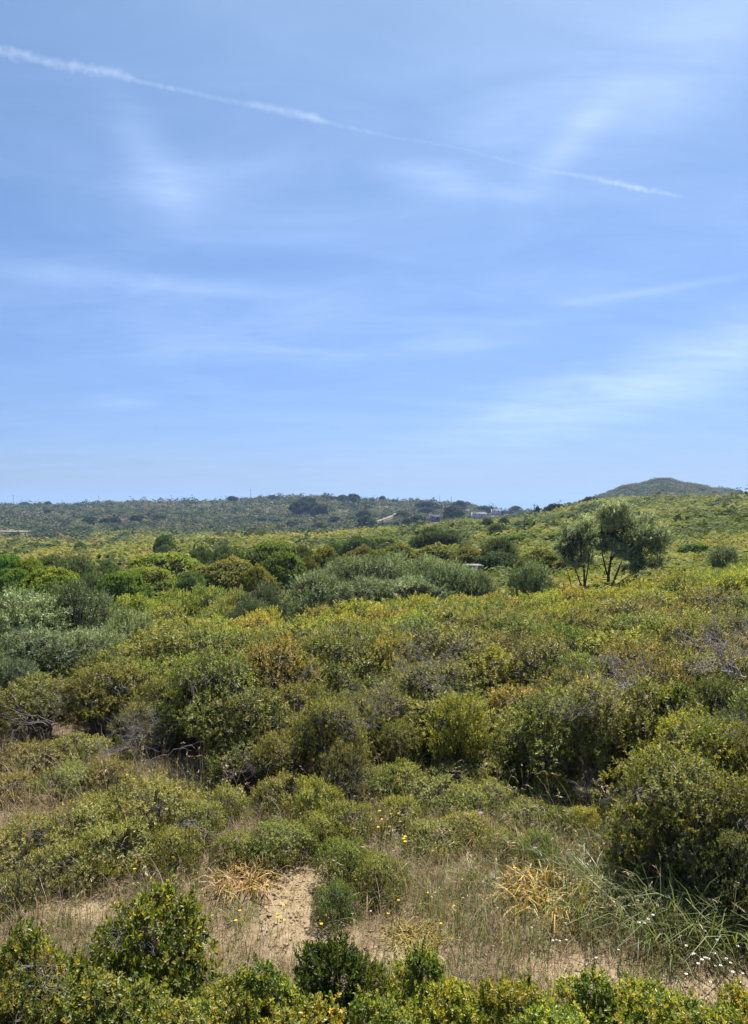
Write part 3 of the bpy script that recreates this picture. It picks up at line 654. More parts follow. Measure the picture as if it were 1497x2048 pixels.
# ------------------------------------------------------------------ the continuous thicket
U_ = [-.55, -.42, -.30, -.2, -.1, 0, .1, .2, .3, .42, .55]
FRONT = [17, 16, 12.0, 10.2, 9.9, 11.0, 11.0, 10.0, 9.6, 9.2, 9.2]
CREST = [15.0, 15.0, 17.5, 19.5, 21.0, 22.0, 22.8, 23.5, 25, 26.5, 27.5]
rng = np.random.default_rng(11)
cand = []
for _ in range(14000):
    d = 9 + 19.5 * rng.random() ** .8; u = rng.uniform(-.6, .6)
    if not (np.interp(u, U_, FRONT) < d < np.interp(u, U_, CREST) + .5): continue
    x = u * d; ok = True
    for (a, b, r) in OCC:
        if (x - a) ** 2 + (d - b) ** 2 < (.38 + .36 * r) ** 2: ok = False; break
    if ok and all((x - a) ** 2 + (d - b) ** 2 > .86 ** 2 for a, b, *_ in cand): cand.append((x, d, u))
cand.sort(key=lambda c: (round((c[1] - np.interp(c[2], U_, FRONT)) / 1.5), c[0]))
ORD = ['leftmost', 'second', 'third', 'fourth', 'fifth', 'sixth', 'seventh', 'eighth', 'ninth', 'tenth', 'eleventh', 'twelfth', 'thirteenth', 'fourteenth', 'fifteenth', 'sixteenth', 'seventeenth', 'eighteenth', 'nineteenth', 'twentieth',
       'twenty-first', 'twenty-second', 'twenty-third', 'twenty-fourth', 'twenty-fifth', 'twenty-sixth', 'twenty-seventh', 'twenty-eighth', 'twenty-ninth', 'thirtieth', 'thirty-first', 'thirty-second', 'thirty-third', 'thirty-fourth', 'thirty-fifth']
ROW = ['front', 'second', 'third', 'fourth', 'fifth', 'sixth', 'seventh', 'eighth', 'ninth', 'tenth', 'eleventh', 'twelfth', 'thirteenth']
cnt = {}
for (x, d, u) in cand:
    row = int(max(0, min(12, round((d - np.interp(u, U_, FRONT)) / 1.5)))); n = cnt[row] = cnt.get(row, 0) + 1
    t = (d - np.interp(u, U_, FRONT)) / max(1, np.interp(u, U_, CREST) - np.interp(u, U_, FRONT))
    q = rng.random()
    if t > .66: col, w = ((1.46, 1.46, .74), 'yellow-green') if q < .75 else ((1.12, 1.12, .8), 'olive')  # crest shrubs tinted brighter, putting their sunlit tops into the colour
    elif u < -.02: col, w = ((1.04, 1.02, .85), 'brownish olive') if q < .65 else (((.93, .95, .82), 'dull olive') if q < .94 else ((.75, .88, .75), 'dark green'))
    else: col, w = ((1.0, 1.0, .85), 'olive') if q < .5 else (((.95, .9, 1.0), 'greyish olive') if q < .72 else (((1.15, 1.12, .75), 'yellowish olive') if q < .94 else ((.75, .88, .72), 'dark green')))
    kind = 'heath' if rng.random() < .13 else 'mastic'
    s = rng.uniform(.85, 1.15) * (.9 if row < 2 else 1); hs = min(s * rng.uniform(.95, 1.2), 1.2)
    v = VAR[kind][rng.integers(len(VAR[kind]))]
    thing('mastic_shrub' if kind == 'mastic' else 'twiggy_shrub', f'{w} {"rounded" if kind == "mastic" else "twiggy"} shrub, {ORD[min(n - 1, 34)]} from the left in the {ROW[row]} row of the thicket', 'shrub', [('crown', v[0]), ('stem', v[1])],
          (x, d, h1(x, d)), rng.random() * 6.28, (s * rng.uniform(.88, 1.3), s * rng.uniform(.88, 1.2), hs), 'shrubs of the dense thicket', tuple(c * rng.uniform(.9, 1.1) for c in col))
print('thicket', len(cand), cnt)

# ------------------------------------------------------------------ scrub carpets
def shrublets(rng, X, Y, Rr, Hh, K, tone, card=.22, tsp=.06):
    n = len(X); Z = height(X, Y)
    d = nrm(rng.normal(0, 1, (n, K, 3))); d[..., 2] = np.abs(d[..., 2]) * 1.1; d = nrm(d)
    lob = 1 + .22 * np.sin(d[..., 0] * 5 + rng.random((n, 1)) * 6) * np.cos(d[..., 1] * 5 + rng.random((n, 1)) * 6)
    rr = lob * (.85 + .25 * rng.random((n, K)))
    c = np.stack([X[:, None] + d[..., 0] * Rr[:, None] * rr, Y[:, None] + d[..., 1] * Rr[:, None] * rr, Z[:, None] + d[..., 2] * Hh[:, None] * rr], -1)
    nm = nrm(d + np.array([0, 0, .25]) + rng.normal(0, .26, d.shape))
    t1 = nrm(np.cross(nm, rng.normal(0, 1, d.shape))); t2 = np.cross(nm, t1)
    s = (Rr[:, None] * card * (.6 + .8 * rng.random((n, K))))[..., None]
    V = np.stack([c - t1 * s, c + t2 * s * .6, c + t1 * s, c - t2 * s * .6], 2).reshape(-1, 3)
    N = n * K
    T = np.clip(tone[:, None] + rng.normal(0, tsp, (n, K)), 0, 1).reshape(-1)
    return V, np.arange(N * 4).reshape(-1, 4), np.repeat(T, 4)
def patch(x, y, s, ph): return np.sin(x / s + ph) * np.sin(y / s * 1.3 + ph * 2) + .6 * np.sin(x / s * 2.3 - y / s * 1.9 + ph) + .4 * np.sin(x / s * 4.1 + y / s * 3.7)

def carpet(seed, n, y0, y1, umax, size, K, mid):
    rng = np.random.default_rng(seed)
    y = np.exp(rng.uniform(math.log(y0), math.log(y1), n)); u = rng.uniform(-umax, umax, n); x = u * y
    keep = y > np.interp(u, U_, CREST) + 3
    x, y, u = x[keep], y[keep], u[keep]
    Rr = size(y) * rng.uniform(.6, 1.5, len(y)); Hh = Rr * rng.uniform(.55, .9, len(y))
    return rng, x, y, u, Rr, Hh
# yellow-green low scrub between the thicket and the far valley, and up the right slope
rng, x, y, u, Rr, Hh = carpet(21, 8000, 26, 100, .62, lambda y: .5 + y * .0085, 40, 0)
tone = .40 + .17 * patch(x, y, 9, 1) + rng.normal(0, .1, len(x))
V1 = shrublets(rng, x, y, Rr, Hh, 90, np.clip(tone, 0, 1), .13, .05)
rng, x, y, u, Rr, Hh = carpet(22, 11000, 85, 420, .60, lambda y: .75 + y * .0085, 22, 0)
tone = .42 + .17 * patch(x, y, 30, 2) + .13 * patch(x, y, 9, .3) + rng.normal(0, .1, len(x)) + .16 * (u < .0)
dark = rng.random(len(x)) < .025; tone[dark] = .08; Rr[dark] *= 1.5; Hh[dark] *= 1.9
V2 = shrublets(rng, x, y, Rr, Hh * .8, 60, np.clip(tone, 0, 1), .16, .045)
V = np.concatenate([V1[0], V2[0]]); Q = np.concatenate([V1[1], V2[1] + len(V1[0])]); T = np.concatenate([V1[2], V2[2]])
tag(put('scrub_cover', mesh('scrub_cover', V, Q, tone=T, mats=M['scrub'])), 'yellow-green and rusty low scrub carpeting the dip and the right slope', 'scrub', kind='stuff')
# dusky scrub on the far hillside and the conical hill
rng = np.random.default_rng(23); n = 23000
y = np.exp(rng.uniform(math.log(360), math.log(1010), n)); u = rng.uniform(-.58, .58, n); x = u * y
y[:4000] = rng.uniform(790, 960, 4000); x[:4000] = rng.uniform(250, 470, 4000)
pf = patch(x, y, 42, .7)
Rr = (1.3 + y * .0022) * rng.uniform(.6, 1.5, n); Rr[:4000] *= .75; Hh = Rr * rng.uniform(.5, .9, n)
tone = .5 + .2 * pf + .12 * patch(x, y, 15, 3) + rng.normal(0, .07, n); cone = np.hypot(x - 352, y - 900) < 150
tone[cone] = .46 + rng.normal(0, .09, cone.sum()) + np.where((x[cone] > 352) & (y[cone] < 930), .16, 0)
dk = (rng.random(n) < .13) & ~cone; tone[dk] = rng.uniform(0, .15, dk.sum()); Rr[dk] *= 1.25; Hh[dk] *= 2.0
zs = height(x, y) + 1.0; sx_, sy_ = HX + F * x / y, HY + F * (EYE - zs) / y      # clearings round the track, the houses and the field
keep = np.ones(n, bool)
for a0, a1, b0, b1, d0 in [(856, 886, 1036, 1052, 400), (940, 980, 1030, 1044, 400), (982, 1006, 1024, 1036, 400), (-20, 62, 1060, 1071, 400)]:
    keep &= ~((np.abs(sy_ - np.interp(sx_, [750, 768, 782, 794], [1046, 1040, 1035, 1029])) < 4.5) & (sx_ > 747) & (sx_ < 797))
    keep &= ~((sx_ > a0) & (sx_ < a1) & (sy_ > b0) & (sy_ < b1) & (y > d0))
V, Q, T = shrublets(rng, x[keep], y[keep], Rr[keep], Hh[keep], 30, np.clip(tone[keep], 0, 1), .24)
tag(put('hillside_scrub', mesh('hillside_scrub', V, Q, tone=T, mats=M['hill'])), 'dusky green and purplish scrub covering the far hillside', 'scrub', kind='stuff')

# ------------------------------------------------------------------ far trees, houses, poles
def gpt(px, py, lo=380, hi=900):
    best = None
    for d in np.linspace(lo, hi, 400):
        x = (px - HX) / F * d; e = abs(EYE - (py - HY) / F * d - h1(x, d))
        if best is None or e < best[0]: best = (e, x, d)
    return best[1:]
def far(px, pytop, pyb, wpx, d, label, dark=1.0):
    x, d = gpt(px, pyb, 380, 935) if d > 450 else gpt(px, pyb, d - 90, d + 70)
    g = h1(x, d); zt = EYE - (pytop - HY) / F * d
    s = 1.3 * wpx / F * d / 2 / 2.6; v = VAR['fartree'][random.randrange(3)]
    thing('hillside_tree', label, 'tree', [('crown', v[0]), ('trunk', v[1])], (x, d, g - .3), random.random() * 6, (s, s, max(zt - g, 2.5) / 5.0), 'dark trees on the far hillside', (dark, dark, dark * 1.1))
for a in [
 (600, 1000, 1030, 34, 790, 'left one of the broad dark trees below the hilltop'), (622, 1003, 1030, 34, 780, 'middle one of the broad dark trees below the hilltop'), (612, 994, 1015, 30, 830, 'upper one of the broad dark trees below the hilltop'),
 (640, 1010, 1032, 22, 780, 'right one of the broad dark trees below the hilltop'), (688, 990, 1006, 22, 870, 'left one of two dark trees on the hilltop skyline'), (708, 988, 1006, 20, 870, 'right one of two dark trees on the hilltop skyline'),
 (660, 992, 1000, 30, 890, 'low dark tree on the skyline left of the hilltop pair'), (765, 992, 998, 10, 890, 'small tree alone on the skyline right of the hilltop pair'),
 (735, 1033, 1062, 28, 560, 'dark tree at the foot of the hill left of the dirt track'), (727, 1020, 1040, 24, 650, 'grey-green tree above the one left of the dirt track'), (805, 1022, 1036, 24, 690, 'dark tree just right of the upper end of the track'),
 (850, 1003, 1022, 30, 800, 'dark tree below the pale building on the skyline'), (868, 1005, 1020, 24, 800, 'dark tree right of the one below the skyline building'), (852, 1014, 1032, 24, 720, 'dark tree above the mauve house'),
 (835, 1030, 1050, 28, 560, 'dark tree left of the mauve house'), (815, 1036, 1054, 18, 540, 'small dark tree behind the white van'), (795, 1043, 1058, 14, 500, 'narrow dark tree in front of the white van'),
 (918, 1001, 1020, 22, 780, 'dark skyline tree beside the second utility pole'), (903, 1012, 1042, 28, 650, 'tall dark tree between the mauve and the white house'), (918, 1020, 1042, 22, 620, 'dark tree touching the white house'),
 (935, 1004, 1012, 12, 800, 'small green tree above the ruined wall'), (968, 1012, 1024, 30, 680, 'green tree behind the white house'), (980, 1016, 1025, 12, 660, 'narrow green tree right of the white house roof'),
 (1032, 1012, 1026, 22, 560, 'round dark tree in front of the sea'), (1012, 1021, 1030, 24, 520, 'low dark tree left of the one in front of the sea'), (1075, 1012, 1022, 8, 330, 'slim dark tree beside the lone pole by the sea'),
 (1110, 1007, 1022, 34, 330, 'wide dark tree on the right ridge near the sea'), (1135, 1010, 1021, 24, 320, 'dark tree between the two widest on the right ridge'), (1180, 993, 1014, 34, 310, 'tallest dark tree on the right ridge'),
 (1094, 1013, 1021, 14, 335, 'small dark tree left of the wide one on the ridge'), (1160, 1005, 1015, 20, 315, 'sloping dark tree left of the tallest on the ridge'),
 (95, 1018, 1030, 10, 720, 'small dark tree high on the left hillside'), (28, 1026, 1033, 12, 660, 'dark bush-like tree at the left end of the hillside'), (180, 1033, 1048, 20, 600, 'dark tree, leftmost of the three on the lower left hillside'),
 (210, 1036, 1052, 18, 580, 'dark tree, middle of the three on the lower left hillside'), (230, 1033, 1050, 20, 590, 'dark tree, rightmost of the three on the lower left hillside'), (222, 1024, 1032, 14, 660, 'grey tree above the three on the lower left hillside'),
 (320, 1028, 1040, 16, 620, 'dark tree near the middle of the left hillside'), (275, 1030, 1043, 26, 620, 'wide green tree near the middle of the left hillside'), (30, 1065, 1076, 22, 450, 'dark tree below the pale field'), (65, 1070, 1086, 46, 420, 'wide green tree at the foot of the left hillside'),
 (555, 1038, 1050, 22, 600, 'dark tree at the foot of the hill below the broad trees'), (520, 1035, 1046, 20, 640, 'dark tree left of the one below the broad trees'), (585, 1042, 1056, 20, 560, 'green tree right of the one below the broad trees'), (670, 1033, 1048, 18, 620, 'dark tree by the pale scar below the hilltop'), (640, 1045, 1060, 26, 540, 'green tree at the foot of the hill near the middle'),
 (465, 992, 1000, 16, 890, 'rounded tree on the skyline left of the tall pole'), (545, 990, 999, 14, 880, 'rounded yellow-green tree on the skyline right of the tall pole'), (48, 1004, 1008, 16, 890, 'low tree on the left skyline'), (96, 1003, 1008, 12, 890, 'second low tree on the left skyline')]:
    far(*a)

def pole(px, pt, pb, d, label, arm=True):
    k = d / F; x = (px - HX) * k; g = h1(x, d) - .5; zt = EYE - (pt - HY) * k; H = max(zt - g, 4)
    b = MB(); b.tube([(0, 0, 0), (0, 0, H * .5), (0, 0, H)], [.28, .24, .2], 6)
    parts = [('shaft', b.build('utility_pole_shaft', M['pole']))]
    if arm:
        c = MB(); c.box(-.9, .9, -.24, -.08 - .14, H - .9, H - .7); c.box(-.8, -.7, -.24, -.14, H - .698, H - .4); c.box(.7, .8, -.24, -.14, H - .698, H - .4)
        parts.append(('crossarm', c.build('utility_pole_crossarm', M['pole'])))
    thing('utility_pole', label, 'pole', parts, (x, d, g), 0, group='utility poles on the skyline')
for a in [(27, 990, 1008, 880, 'utility pole, leftmost on the skyline'), (45, 998, 1008, 1000, 'thin pole just right of the leftmost one', False), (125, 999, 1008, 1000, 'faint short pole standing alone between two taller ones on the left', False), (198, 991, 1008, 890, 'utility pole above the left hillside, next to a small skyline bush'),
          (280, 1000, 1008, 1000, 'faint short pole over the flat part of the ridge', False), (343, 990, 1007, 890, 'utility pole where the ridge starts to rise'), (356, 998, 1006, 1000, 'thin pole beside the one where the ridge rises', False), (452, 991, 1000, 980, 'thin pole left of the rounded skyline tree', False),
          (502, 978, 996, 890, 'tallest utility pole, near the rounded skyline trees'), (566, 984, 994, 980, 'thin pole on the way up to the hilltop', False), (880, 990, 1004, 880, 'left pole of the pair right of the hilltop', False), (903, 993, 1006, 880, 'right pole of the pair beside a dark tree'), (1069, 1008, 1022, 420, 'lone pole in front of the sea')]:
    pole(*a)

def house(name, px0, px1, pt, pb, d, depth, label, col=(1, 1, 1), wins=2, roofh=.25):
    d = gpt((px0 + px1) / 2, pb, 420, 930)[1]
    k = d / F; x0, x1 = (px0 - HX) * k, (px1 - HX) * k; w = x1 - x0; xm = (x0 + x1) / 2
    g = h1(xm, d); zb = min(g, EYE - (pb - HY) * k) - .5; H = EYE - (pt - HY) * k - zb
    b = MB(); b.box(-w / 2, w / 2, 0, depth, 0, H)
    r = MB(); r.box(-w / 2 - .2, w / 2 + .2, -.2, depth + .2, H + .003, H + roofh)
    parts = [('wall', b.build(name + '_wall', M['plaster'])), ('roof', r.build(name + '_roof', M['roofm']))]
    for i in range(wins):
        q = MB(); cx = -w / 2 + w * (i + .6) / (wins + .2); q.box(cx - .45, cx + .45, -.03, .05, H - 2.1, H - .9)
        parts.append(('window', q.build(name + '_window', M['dark'])))
    dq = MB(); dq.box(w * .12, w * .12 + .9, -.03, .05, max(H - 3.2, .3), H - 1.1); parts.append(('door', dq.build(name + '_door', M['dark'])))
    thing(name, label, 'house', parts, (xm, d, zb), 0, color=col)
house('flat_roofed_house', 946, 974, 1025, 1038, 600, 8, 'white flat roofed house half hidden by bushes near the sea', wins=3)
house('flat_roofed_house', 861, 881, 1031, 1044, 560, 8, 'mauve grey house among dark trees on the hillside', (.42, .38, .58), 2)
house('flat_roofed_house', 985, 1003, 1019, 1031, 760, 8, 'pale house right of the white one, nearest the sea', (1, .95, .95), 2)
house('flat_roofed_house', 836, 851, 1000, 1006, 860, 8, 'long pale building on the skyline between the hilltop and the poles', (.85, .8, .78), 2)
house('flat_roofed_house', 888, 905, 1012, 1022, 760, 6, 'tan building above the tall dark tree', (.8, .6, .42), 1)
house('ruined_house', 928, 940, 1020, 1028, 690, 5, 'small roof-high tan ruin left of the white house', (.85, .7, .55), 1)
# concrete tank with a flat pale top behind the silvery clump
k = 47 / F; x = (950 - HX) * k; zt = EYE - (1131 - HY) * k; g = h1(x, 47)
b = MB(); b.box(-.5, .5, 0, 1.2, -.2, zt - g - .09); r = MB(); r.box(-.58, .58, -.08, 1.3, zt - g - .087, zt - g)
thing('concrete_tank', 'pale flat topped concrete tank behind the large silvery clump', 'tank', [('wall', b.build('tank_wall', M['plaster'])), ('lid', r.build('tank_lid', M['plaster']))], (x, 47, g), .1, color=(.2, .19, .2), stemcol=(.38, .36, .37))
# white van beside the track
x, d = gpt(776, 1049.5, 400, 800); g = h1(x, d); up = .8
b = MB(); prof = [(-2.3, .45), (2.2, .45), (2.3, 1.1), (1.6, 1.25), (1.0, 1.95), (-2.1, 2.0), (-2.3, 1.8)]
Vp = np.array([[px_, s, z] for s in (-.9, .9) for px_, z in prof]); n = len(prof)
vm = bpy.data.meshes.new('van_body'); vm.from_pydata([tuple(v) for v in Vp], [], [tuple(range(n))[::1], tuple(range(2 * n - 1, n - 1, -1))] + [(i, n + i, n + (i + 1) % n, (i + 1) % n) for i in range(n)]); vm.materials.append(M['carpaint'])
parts = [('body', vm)]
q = MB(); q.box(-1.8, .9, -.91, -.88, 1.3, 1.8); parts.append(('side_window', q.build('van_window', M['dark'])))
for sx in (-1.4, 1.4):
    for sy in (-.86, .86):
        w = MB(); w.tube([(sx, sy - .1, .36), (sx, sy - .09, .36), (sx, sy + .09, .36), (sx, sy + .1, .36)], [.02, .36, .36, .02], 12); parts.append(('wheel', w.build('van_wheel', M['rubber'])))
thing('van', 'tiny white van parked below the dirt track on the hillside', 'van', parts, (x, d, g + up * .6), .1)
# dirt track and pale field, laid on the slope
def strip(name, pts, w, m, label, lift=.5, n=24):
    P = np.array(pts, float); t = np.linspace(0, len(P) - 1, n)
    X = np.interp(t, np.arange(len(P)), P[:, 0]); Y = np.interp(t, np.arange(len(P)), P[:, 1]); W = np.interp(t, np.arange(len(P)), w)
    tx, ty = np.gradient(X), np.gradient(Y); l = np.hypot(tx, ty); nx, ny = -ty / l, tx / l
    V = []
    for s in np.linspace(-.5, .5, 7):
        xx, yy = X + nx * W * s, Y + ny * W * s; V.append(np.stack([xx, yy, height(xx, yy) + lift], 1))
    V = np.concatenate(V); i = np.arange(6)[:, None] * n + np.arange(n - 1)[None]
    tag(put(name, mesh(name, V, np.stack([i, i + 1, i + n + 1, i + n], -1).reshape(-1, 4), mats=m, smooth=True)), label, name.replace('_', ' '), kind='structure')
strip('dirt_track', [gpt(750, 1045), gpt(768, 1039), gpt(782, 1034), gpt(794, 1028)], [2.6, 2.6, 2.4, 2], M['track'], 'pale dirt track climbing the far hillside', .5)
fx, fy = gpt(25, 1063, 400, 640)
strip('field', [(fx - 40, fy), (fx, fy), (fx + 16, fy + 1)], [26, 24, 5], M['fieldm'], 'pale straw field at the left end of the far hillside', .6)

# ------------------------------------------------------------------ grasses and herbs on the near ground
rng = np.random.default_rng(31)
for px, py, r in [(1088, 1800, .4), (488, 1770, .3), (830, 1885, .22)]:
    x, y, z = ground_at(px, py); OCC.append((x, y, r))
def spots(n, x0, x1, y0, y1, f):
    X = rng.uniform(x0, x1, n); Y = rng.uniform(y0, y1, n); k = rng.random(n) < f(X, Y)
    for a, b, r in OCC:
        if b < 14: k &= ((X - a) ** 2 + (Y - b) ** 2 > (.8 * r) ** 2) | (rng.random(n) < .06)
    return X[k], Y[k]
def dens_dry(x, y):
    s = sandiness(x, y); p = .5 + .4 * np.sin(x * 2.1 + 1) * np.sin(y * 1.9) + .25 * np.sin(x * 5 + y * 4)
    return np.clip(p * (1 - .85 * s) + .04, 0, 1)
mb = MB()
X, Y = spots(60000, -4.6, 4.8, 5.2, 11.5, dens_dry)
hh = rng.gamma(4, .045, len(X)) * (.7 + .6 * rng.random(len(X)))
mb.add(*blades(rng, np.stack([X, Y, height(X, Y) - .01], 1), hh + .05, rng.uniform(.002, .005, len(X)), rng.uniform(.1, .9, len(X)), rng.random(len(X)) * 6.28, .5, np.clip(rng.normal(.4, .25, len(X)), 0, 1)))
X, Y = spots(8000, -8, -3.6, 9.0, 14.0, lambda x, y: np.clip(.7 - (x + 3.6 + .12 * y) * .5, 0, 1) * (x < -.27 * y))
hh = rng.uniform(.2, .65, len(X))
mb.add(*blades(rng, np.stack([X, Y, height(X, Y) - .01], 1), hh, rng.uniform(.004, .009, len(X)), rng.uniform(.1, .8, len(X)), rng.random(len(X)) * 6.28, .5))
X, Y = spots(26000, -4.4, 4.6, 5.2, 10, lambda x, y: np.clip(.9 - .45 * sandiness(x, y) + .25 * np.sin(x * 7 + 2) * np.sin(y * 6), 0.06, 1))
P = np.stack([X, Y, height(X, Y) + rng.uniform(.0, .1, len(X))], 1); D = nrm(rng.normal(0, .8, (len(X), 3)) + np.array([0, 0, .6]))
mb.add(*leaves(rng, P, D, 4, .06, .03, .006, tone=np.clip(rng.normal(.25, .25, len(X)), 0, 1)))
X, Y = spots(2600, -3.6, 3.6, 5.6, 9, lambda x, y: np.clip(sandiness(x, y), 0, 1))
P = np.stack([X, Y, height(X, Y) + .008], 1); D = nrm(rng.normal(0, 1, (len(X), 3)) * np.array([1, 1, .08]))
mb.add(*leaves(rng, P, D, 2, .03, .035, .012, up=0, jit=.12, th=(.1, .5), tone=np.clip(rng.normal(.12, .15, len(X)), 0, 1)))
# tall oat stalks with drooping seed heads
X, Y = spots(1900, -3.6, 3.6, 6.6, 11.5, lambda x, y: np.where(sandiness(x, y) < .3, .3 + .5 * (x > .1), .03))
hh = rng.uniform(.35, .8, len(X)); az = rng.random(len(X)) * 6.28; ln = rng.uniform(.15, .6, len(X))
B = np.stack([X, Y, height(X, Y)], 1)
mb.add(*blades(rng, B, hh, np.full(len(X), .005), ln, az, .3, rng.uniform(.4, 1, len(X))))
tipz = B + np.stack([np.cos(az) * hh * ln, np.sin(az) * hh * ln, hh * (1 - .3 * ln)], 1)
Dv = nrm(np.stack([np.cos(az) * ln, np.sin(az) * ln, .5 - ln], 1))
mb.add(*leaves(rng, tipz, Dv, 6, .11, .045, .009, th=(.1, .5), up=-.2, tone=rng.uniform(.6, 1, len(X))))
tag(put('dry_grass', mb.build('dry_grass', M['drygrass'])), 'straw coloured dry grass over the sandy ground', 'grass', kind='stuff')
mb = MB()
def dens_green(x, y):
    s = sandiness(x, y); p = .35 + .4 * np.sin(x * 1.7 + 2.4) * np.sin(y * 2.3 + 1) + .2 * (x > .1) + .25 * (x > 1.3); return np.clip(p * (1 - .95 * s), 0, 1)
X, Y = spots(30000, -4.6, 4.8, 5.6, 11.5, dens_green)
hh = rng.gamma(4, .05, len(X)) + .04
mb.add(*blades(rng, np.stack([X, Y, height(X, Y) - .01], 1), hh, rng.uniform(.003, .008, len(X)), rng.uniform(.1, .8, len(X)), rng.random(len(X)) * 6.28, .5))
X, Y = spots(5000, -3.6, 4.2, 5.8, 10.5, lambda x, y: np.clip(dens_green(x, y) + .15 * (sandiness(x, y) < .8), 0, 1) * .8)
P = np.stack([X, Y, height(X, Y) + rng.uniform(.03, .22, len(X))], 1); D = nrm(rng.normal(0, .5, (len(X), 3)) + np.array([0, 0, 1.0]))
mb.add(*leaves(rng, P, D, 9, .09, .034, .010, tone=rng.random(len(X))))
tag(put('green_grass', mb.build('green_grass', M['grass'])), 'fresh green grass and small weeds between the shrubs', 'grass', kind='stuff')
# pebbles and crumbs of soil on the bare sand
X, Y = spots(5000, -4, 4, 5.4, 9, lambda x, y: np.clip(sandiness(x, y) * .9 + .05, 0, 1))
r = rng.gamma(1.6, .0045, len(X)) + .003
oct_ = np.array([[1, 0, 0], [0, 1, 0], [-1, 0, 0], [0, -1, 0], [0, 0, 1], [0, 0, -1]], float)
of = np.array([[0, 1, 4], [1, 2, 4], [2, 3, 4], [3, 0, 4], [1, 0, 5], [2, 1, 5], [3, 2, 5], [0, 3, 5]])
V = (oct_[None] * rng.uniform(.6, 1.4, (len(X), 6, 1)) * np.array([1, 1, .45])) * r[:, None, None] + np.stack([X, Y, height(X, Y) + r * .3], 1)[:, None]
Tt = (np.arange(len(X))[:, None, None] * 6 + of[None]).reshape(-1, 3)
tag(put('pebbles', mesh('pebbles', V.reshape(-1, 3), tris=Tt, mats=M['pebble'])), 'small pebbles and crumbs of soil on the bare path', 'pebbles', kind='stuff')

# tall arching grass in the shade at the right, strap-leaved withering clumps
def tuft_mesh(name, seed, n, L, W, m, spread=.12, lean=(.3, 1.1), tone=(.5, .25), droop=.55):
    rng = np.random.default_rng(seed); mb = MB()
    az = rng.random(n) * 6.28; r = rng.random(n) ** .6 * spread
    B = np.stack([np.cos(az) * r, np.sin(az) * r, np.full(n, -.02)], 1)
    mb.add(*blades(rng, B, rng.uniform(.45, 1, n) * L, rng.uniform(.6, 1, n) * W, rng.uniform(*lean, n), az + rng.normal(0, .6 if spread < .25 else 1.6, n), droop, np.clip(rng.normal(*tone, n), 0, 1)))
    return mb.build(name, m)
TUFT = [tuft_mesh('arching_tuft', 60 + i, 48, .74, .015, M['grass'], .16, (.3, 1.2), (.75, .2)) for i in range(3)]
STRAP = [tuft_mesh('strap_clump', 70 + i, 170, .42, .02, M['strap'], .34, (.15, 1.5), (.5, .28), .85) for i in range(3)]
G = 'tufts of arching grass under the right-hand bushes'
for i, (px, py, s, w) in enumerate([(1120, 1745, .8, 'behind the yellow withering leaves'), (1175, 1760, .9, 'just right of the yellow withering leaves'), (1225, 1790, 1.0, 'on the sunny border of the shade'), (1180, 1830, .85, 'in front, on the border of bare soil'), (1265, 1840, 1.0, 'above the first white daisies'),
        (1290, 1780, 1.1, 'in the deepest shade'), (1340, 1830, 1.15, 'in the middle of the shade'), (1375, 1850, 1.1, 'right above the widest group of daisies'), (1460, 1810, 1.2, 'left of the upper one at the right edge'), (1410, 1870, 1.0, 'touching the daisies from behind'), (1320, 1870, .9, 'between the bare soil and the middle of the shade'), (1395, 1800, 1.15, 'with the longest pale arching blades'), (1440, 1850, 1.1, 'above the crowd of daisies'), (1485, 1800, 1.2, 'cut by the right edge, upper'), (1490, 1880, 1.1, 'cut by the right edge, lower'),
        (1345, 1890, .9, 'lowest, near the bare soil'), (1420, 1760, 1.1, 'upper, against the dark bush'), (1140, 1800, .7, 'small, in front of the yellow withering leaves'), (1230, 1720, .8, 'under the small yellow-green shrub'), (1310, 1720, 1.0, 'upper, under the shading bush'), (1470, 1720, 1.1, 'upper, below the bush at the edge')]):
    x, y, z = ground_at(px, py + 25)
    thing('grass_tuft', 'green arching grass tuft ' + w, 'grass tuft', [('blades', TUFT[i % 3])], (x, y, z), random.random() * 6, (s, s, s), G, (.8, .85, .8))
for px, py, s, w, c, v in [(1088, 1800, 1.25, 'large clump of golden-yellow withering strap leaves left of the arching grass', (1.05, 1, .7), 0), (488, 1770, .95, 'clump of straw-coloured withered strap leaves at the head of the sandy path', (1, 1, 1), 1), (830, 1885, .75, 'clump of yellow-green withering strap leaves behind the foreground shrubs', (.85, 1.05, .7), 2), (1120, 1860, .5, 'small fringe of pale withered leaves below the golden clump', (1, 1, 1.1), 1)]:
    x, y, z = ground_at(px, py); thing('withered_clump', w, 'withered plant', [('blades', STRAP[v])], (x, y, z), random.random() * 6, (s, s, s * .85), None, c)
for px, py, s, w in [(525, 1720, .6, 'slim green grass tuft right of the straw-coloured leaves'), (1075, 1720, .7, 'fresh green grass tuft right above the golden withering leaves'), (600, 1700, .5, 'small green grass tuft at the head of the path'), (480, 1850, .45, 'thin grass tuft among yellow flowers left of the path'), (860, 1830, .5, 'thin grass tuft right of the path'), (950, 1770, .6, 'grass tuft near the pale stones'), (960, 1690, .7, 'tall grass tuft beside the purple flower'), (880, 1720, .6, 'grass tuft right of the low yellow flowers')]:
    x, y, z = ground_at(px, py); thing('grass_tuft', w, 'grass tuft', [('blades', TUFT[random.randrange(3)])], (x, y, z), random.random() * 6, (s, s, s), None, (1.1, 1.05, .8))

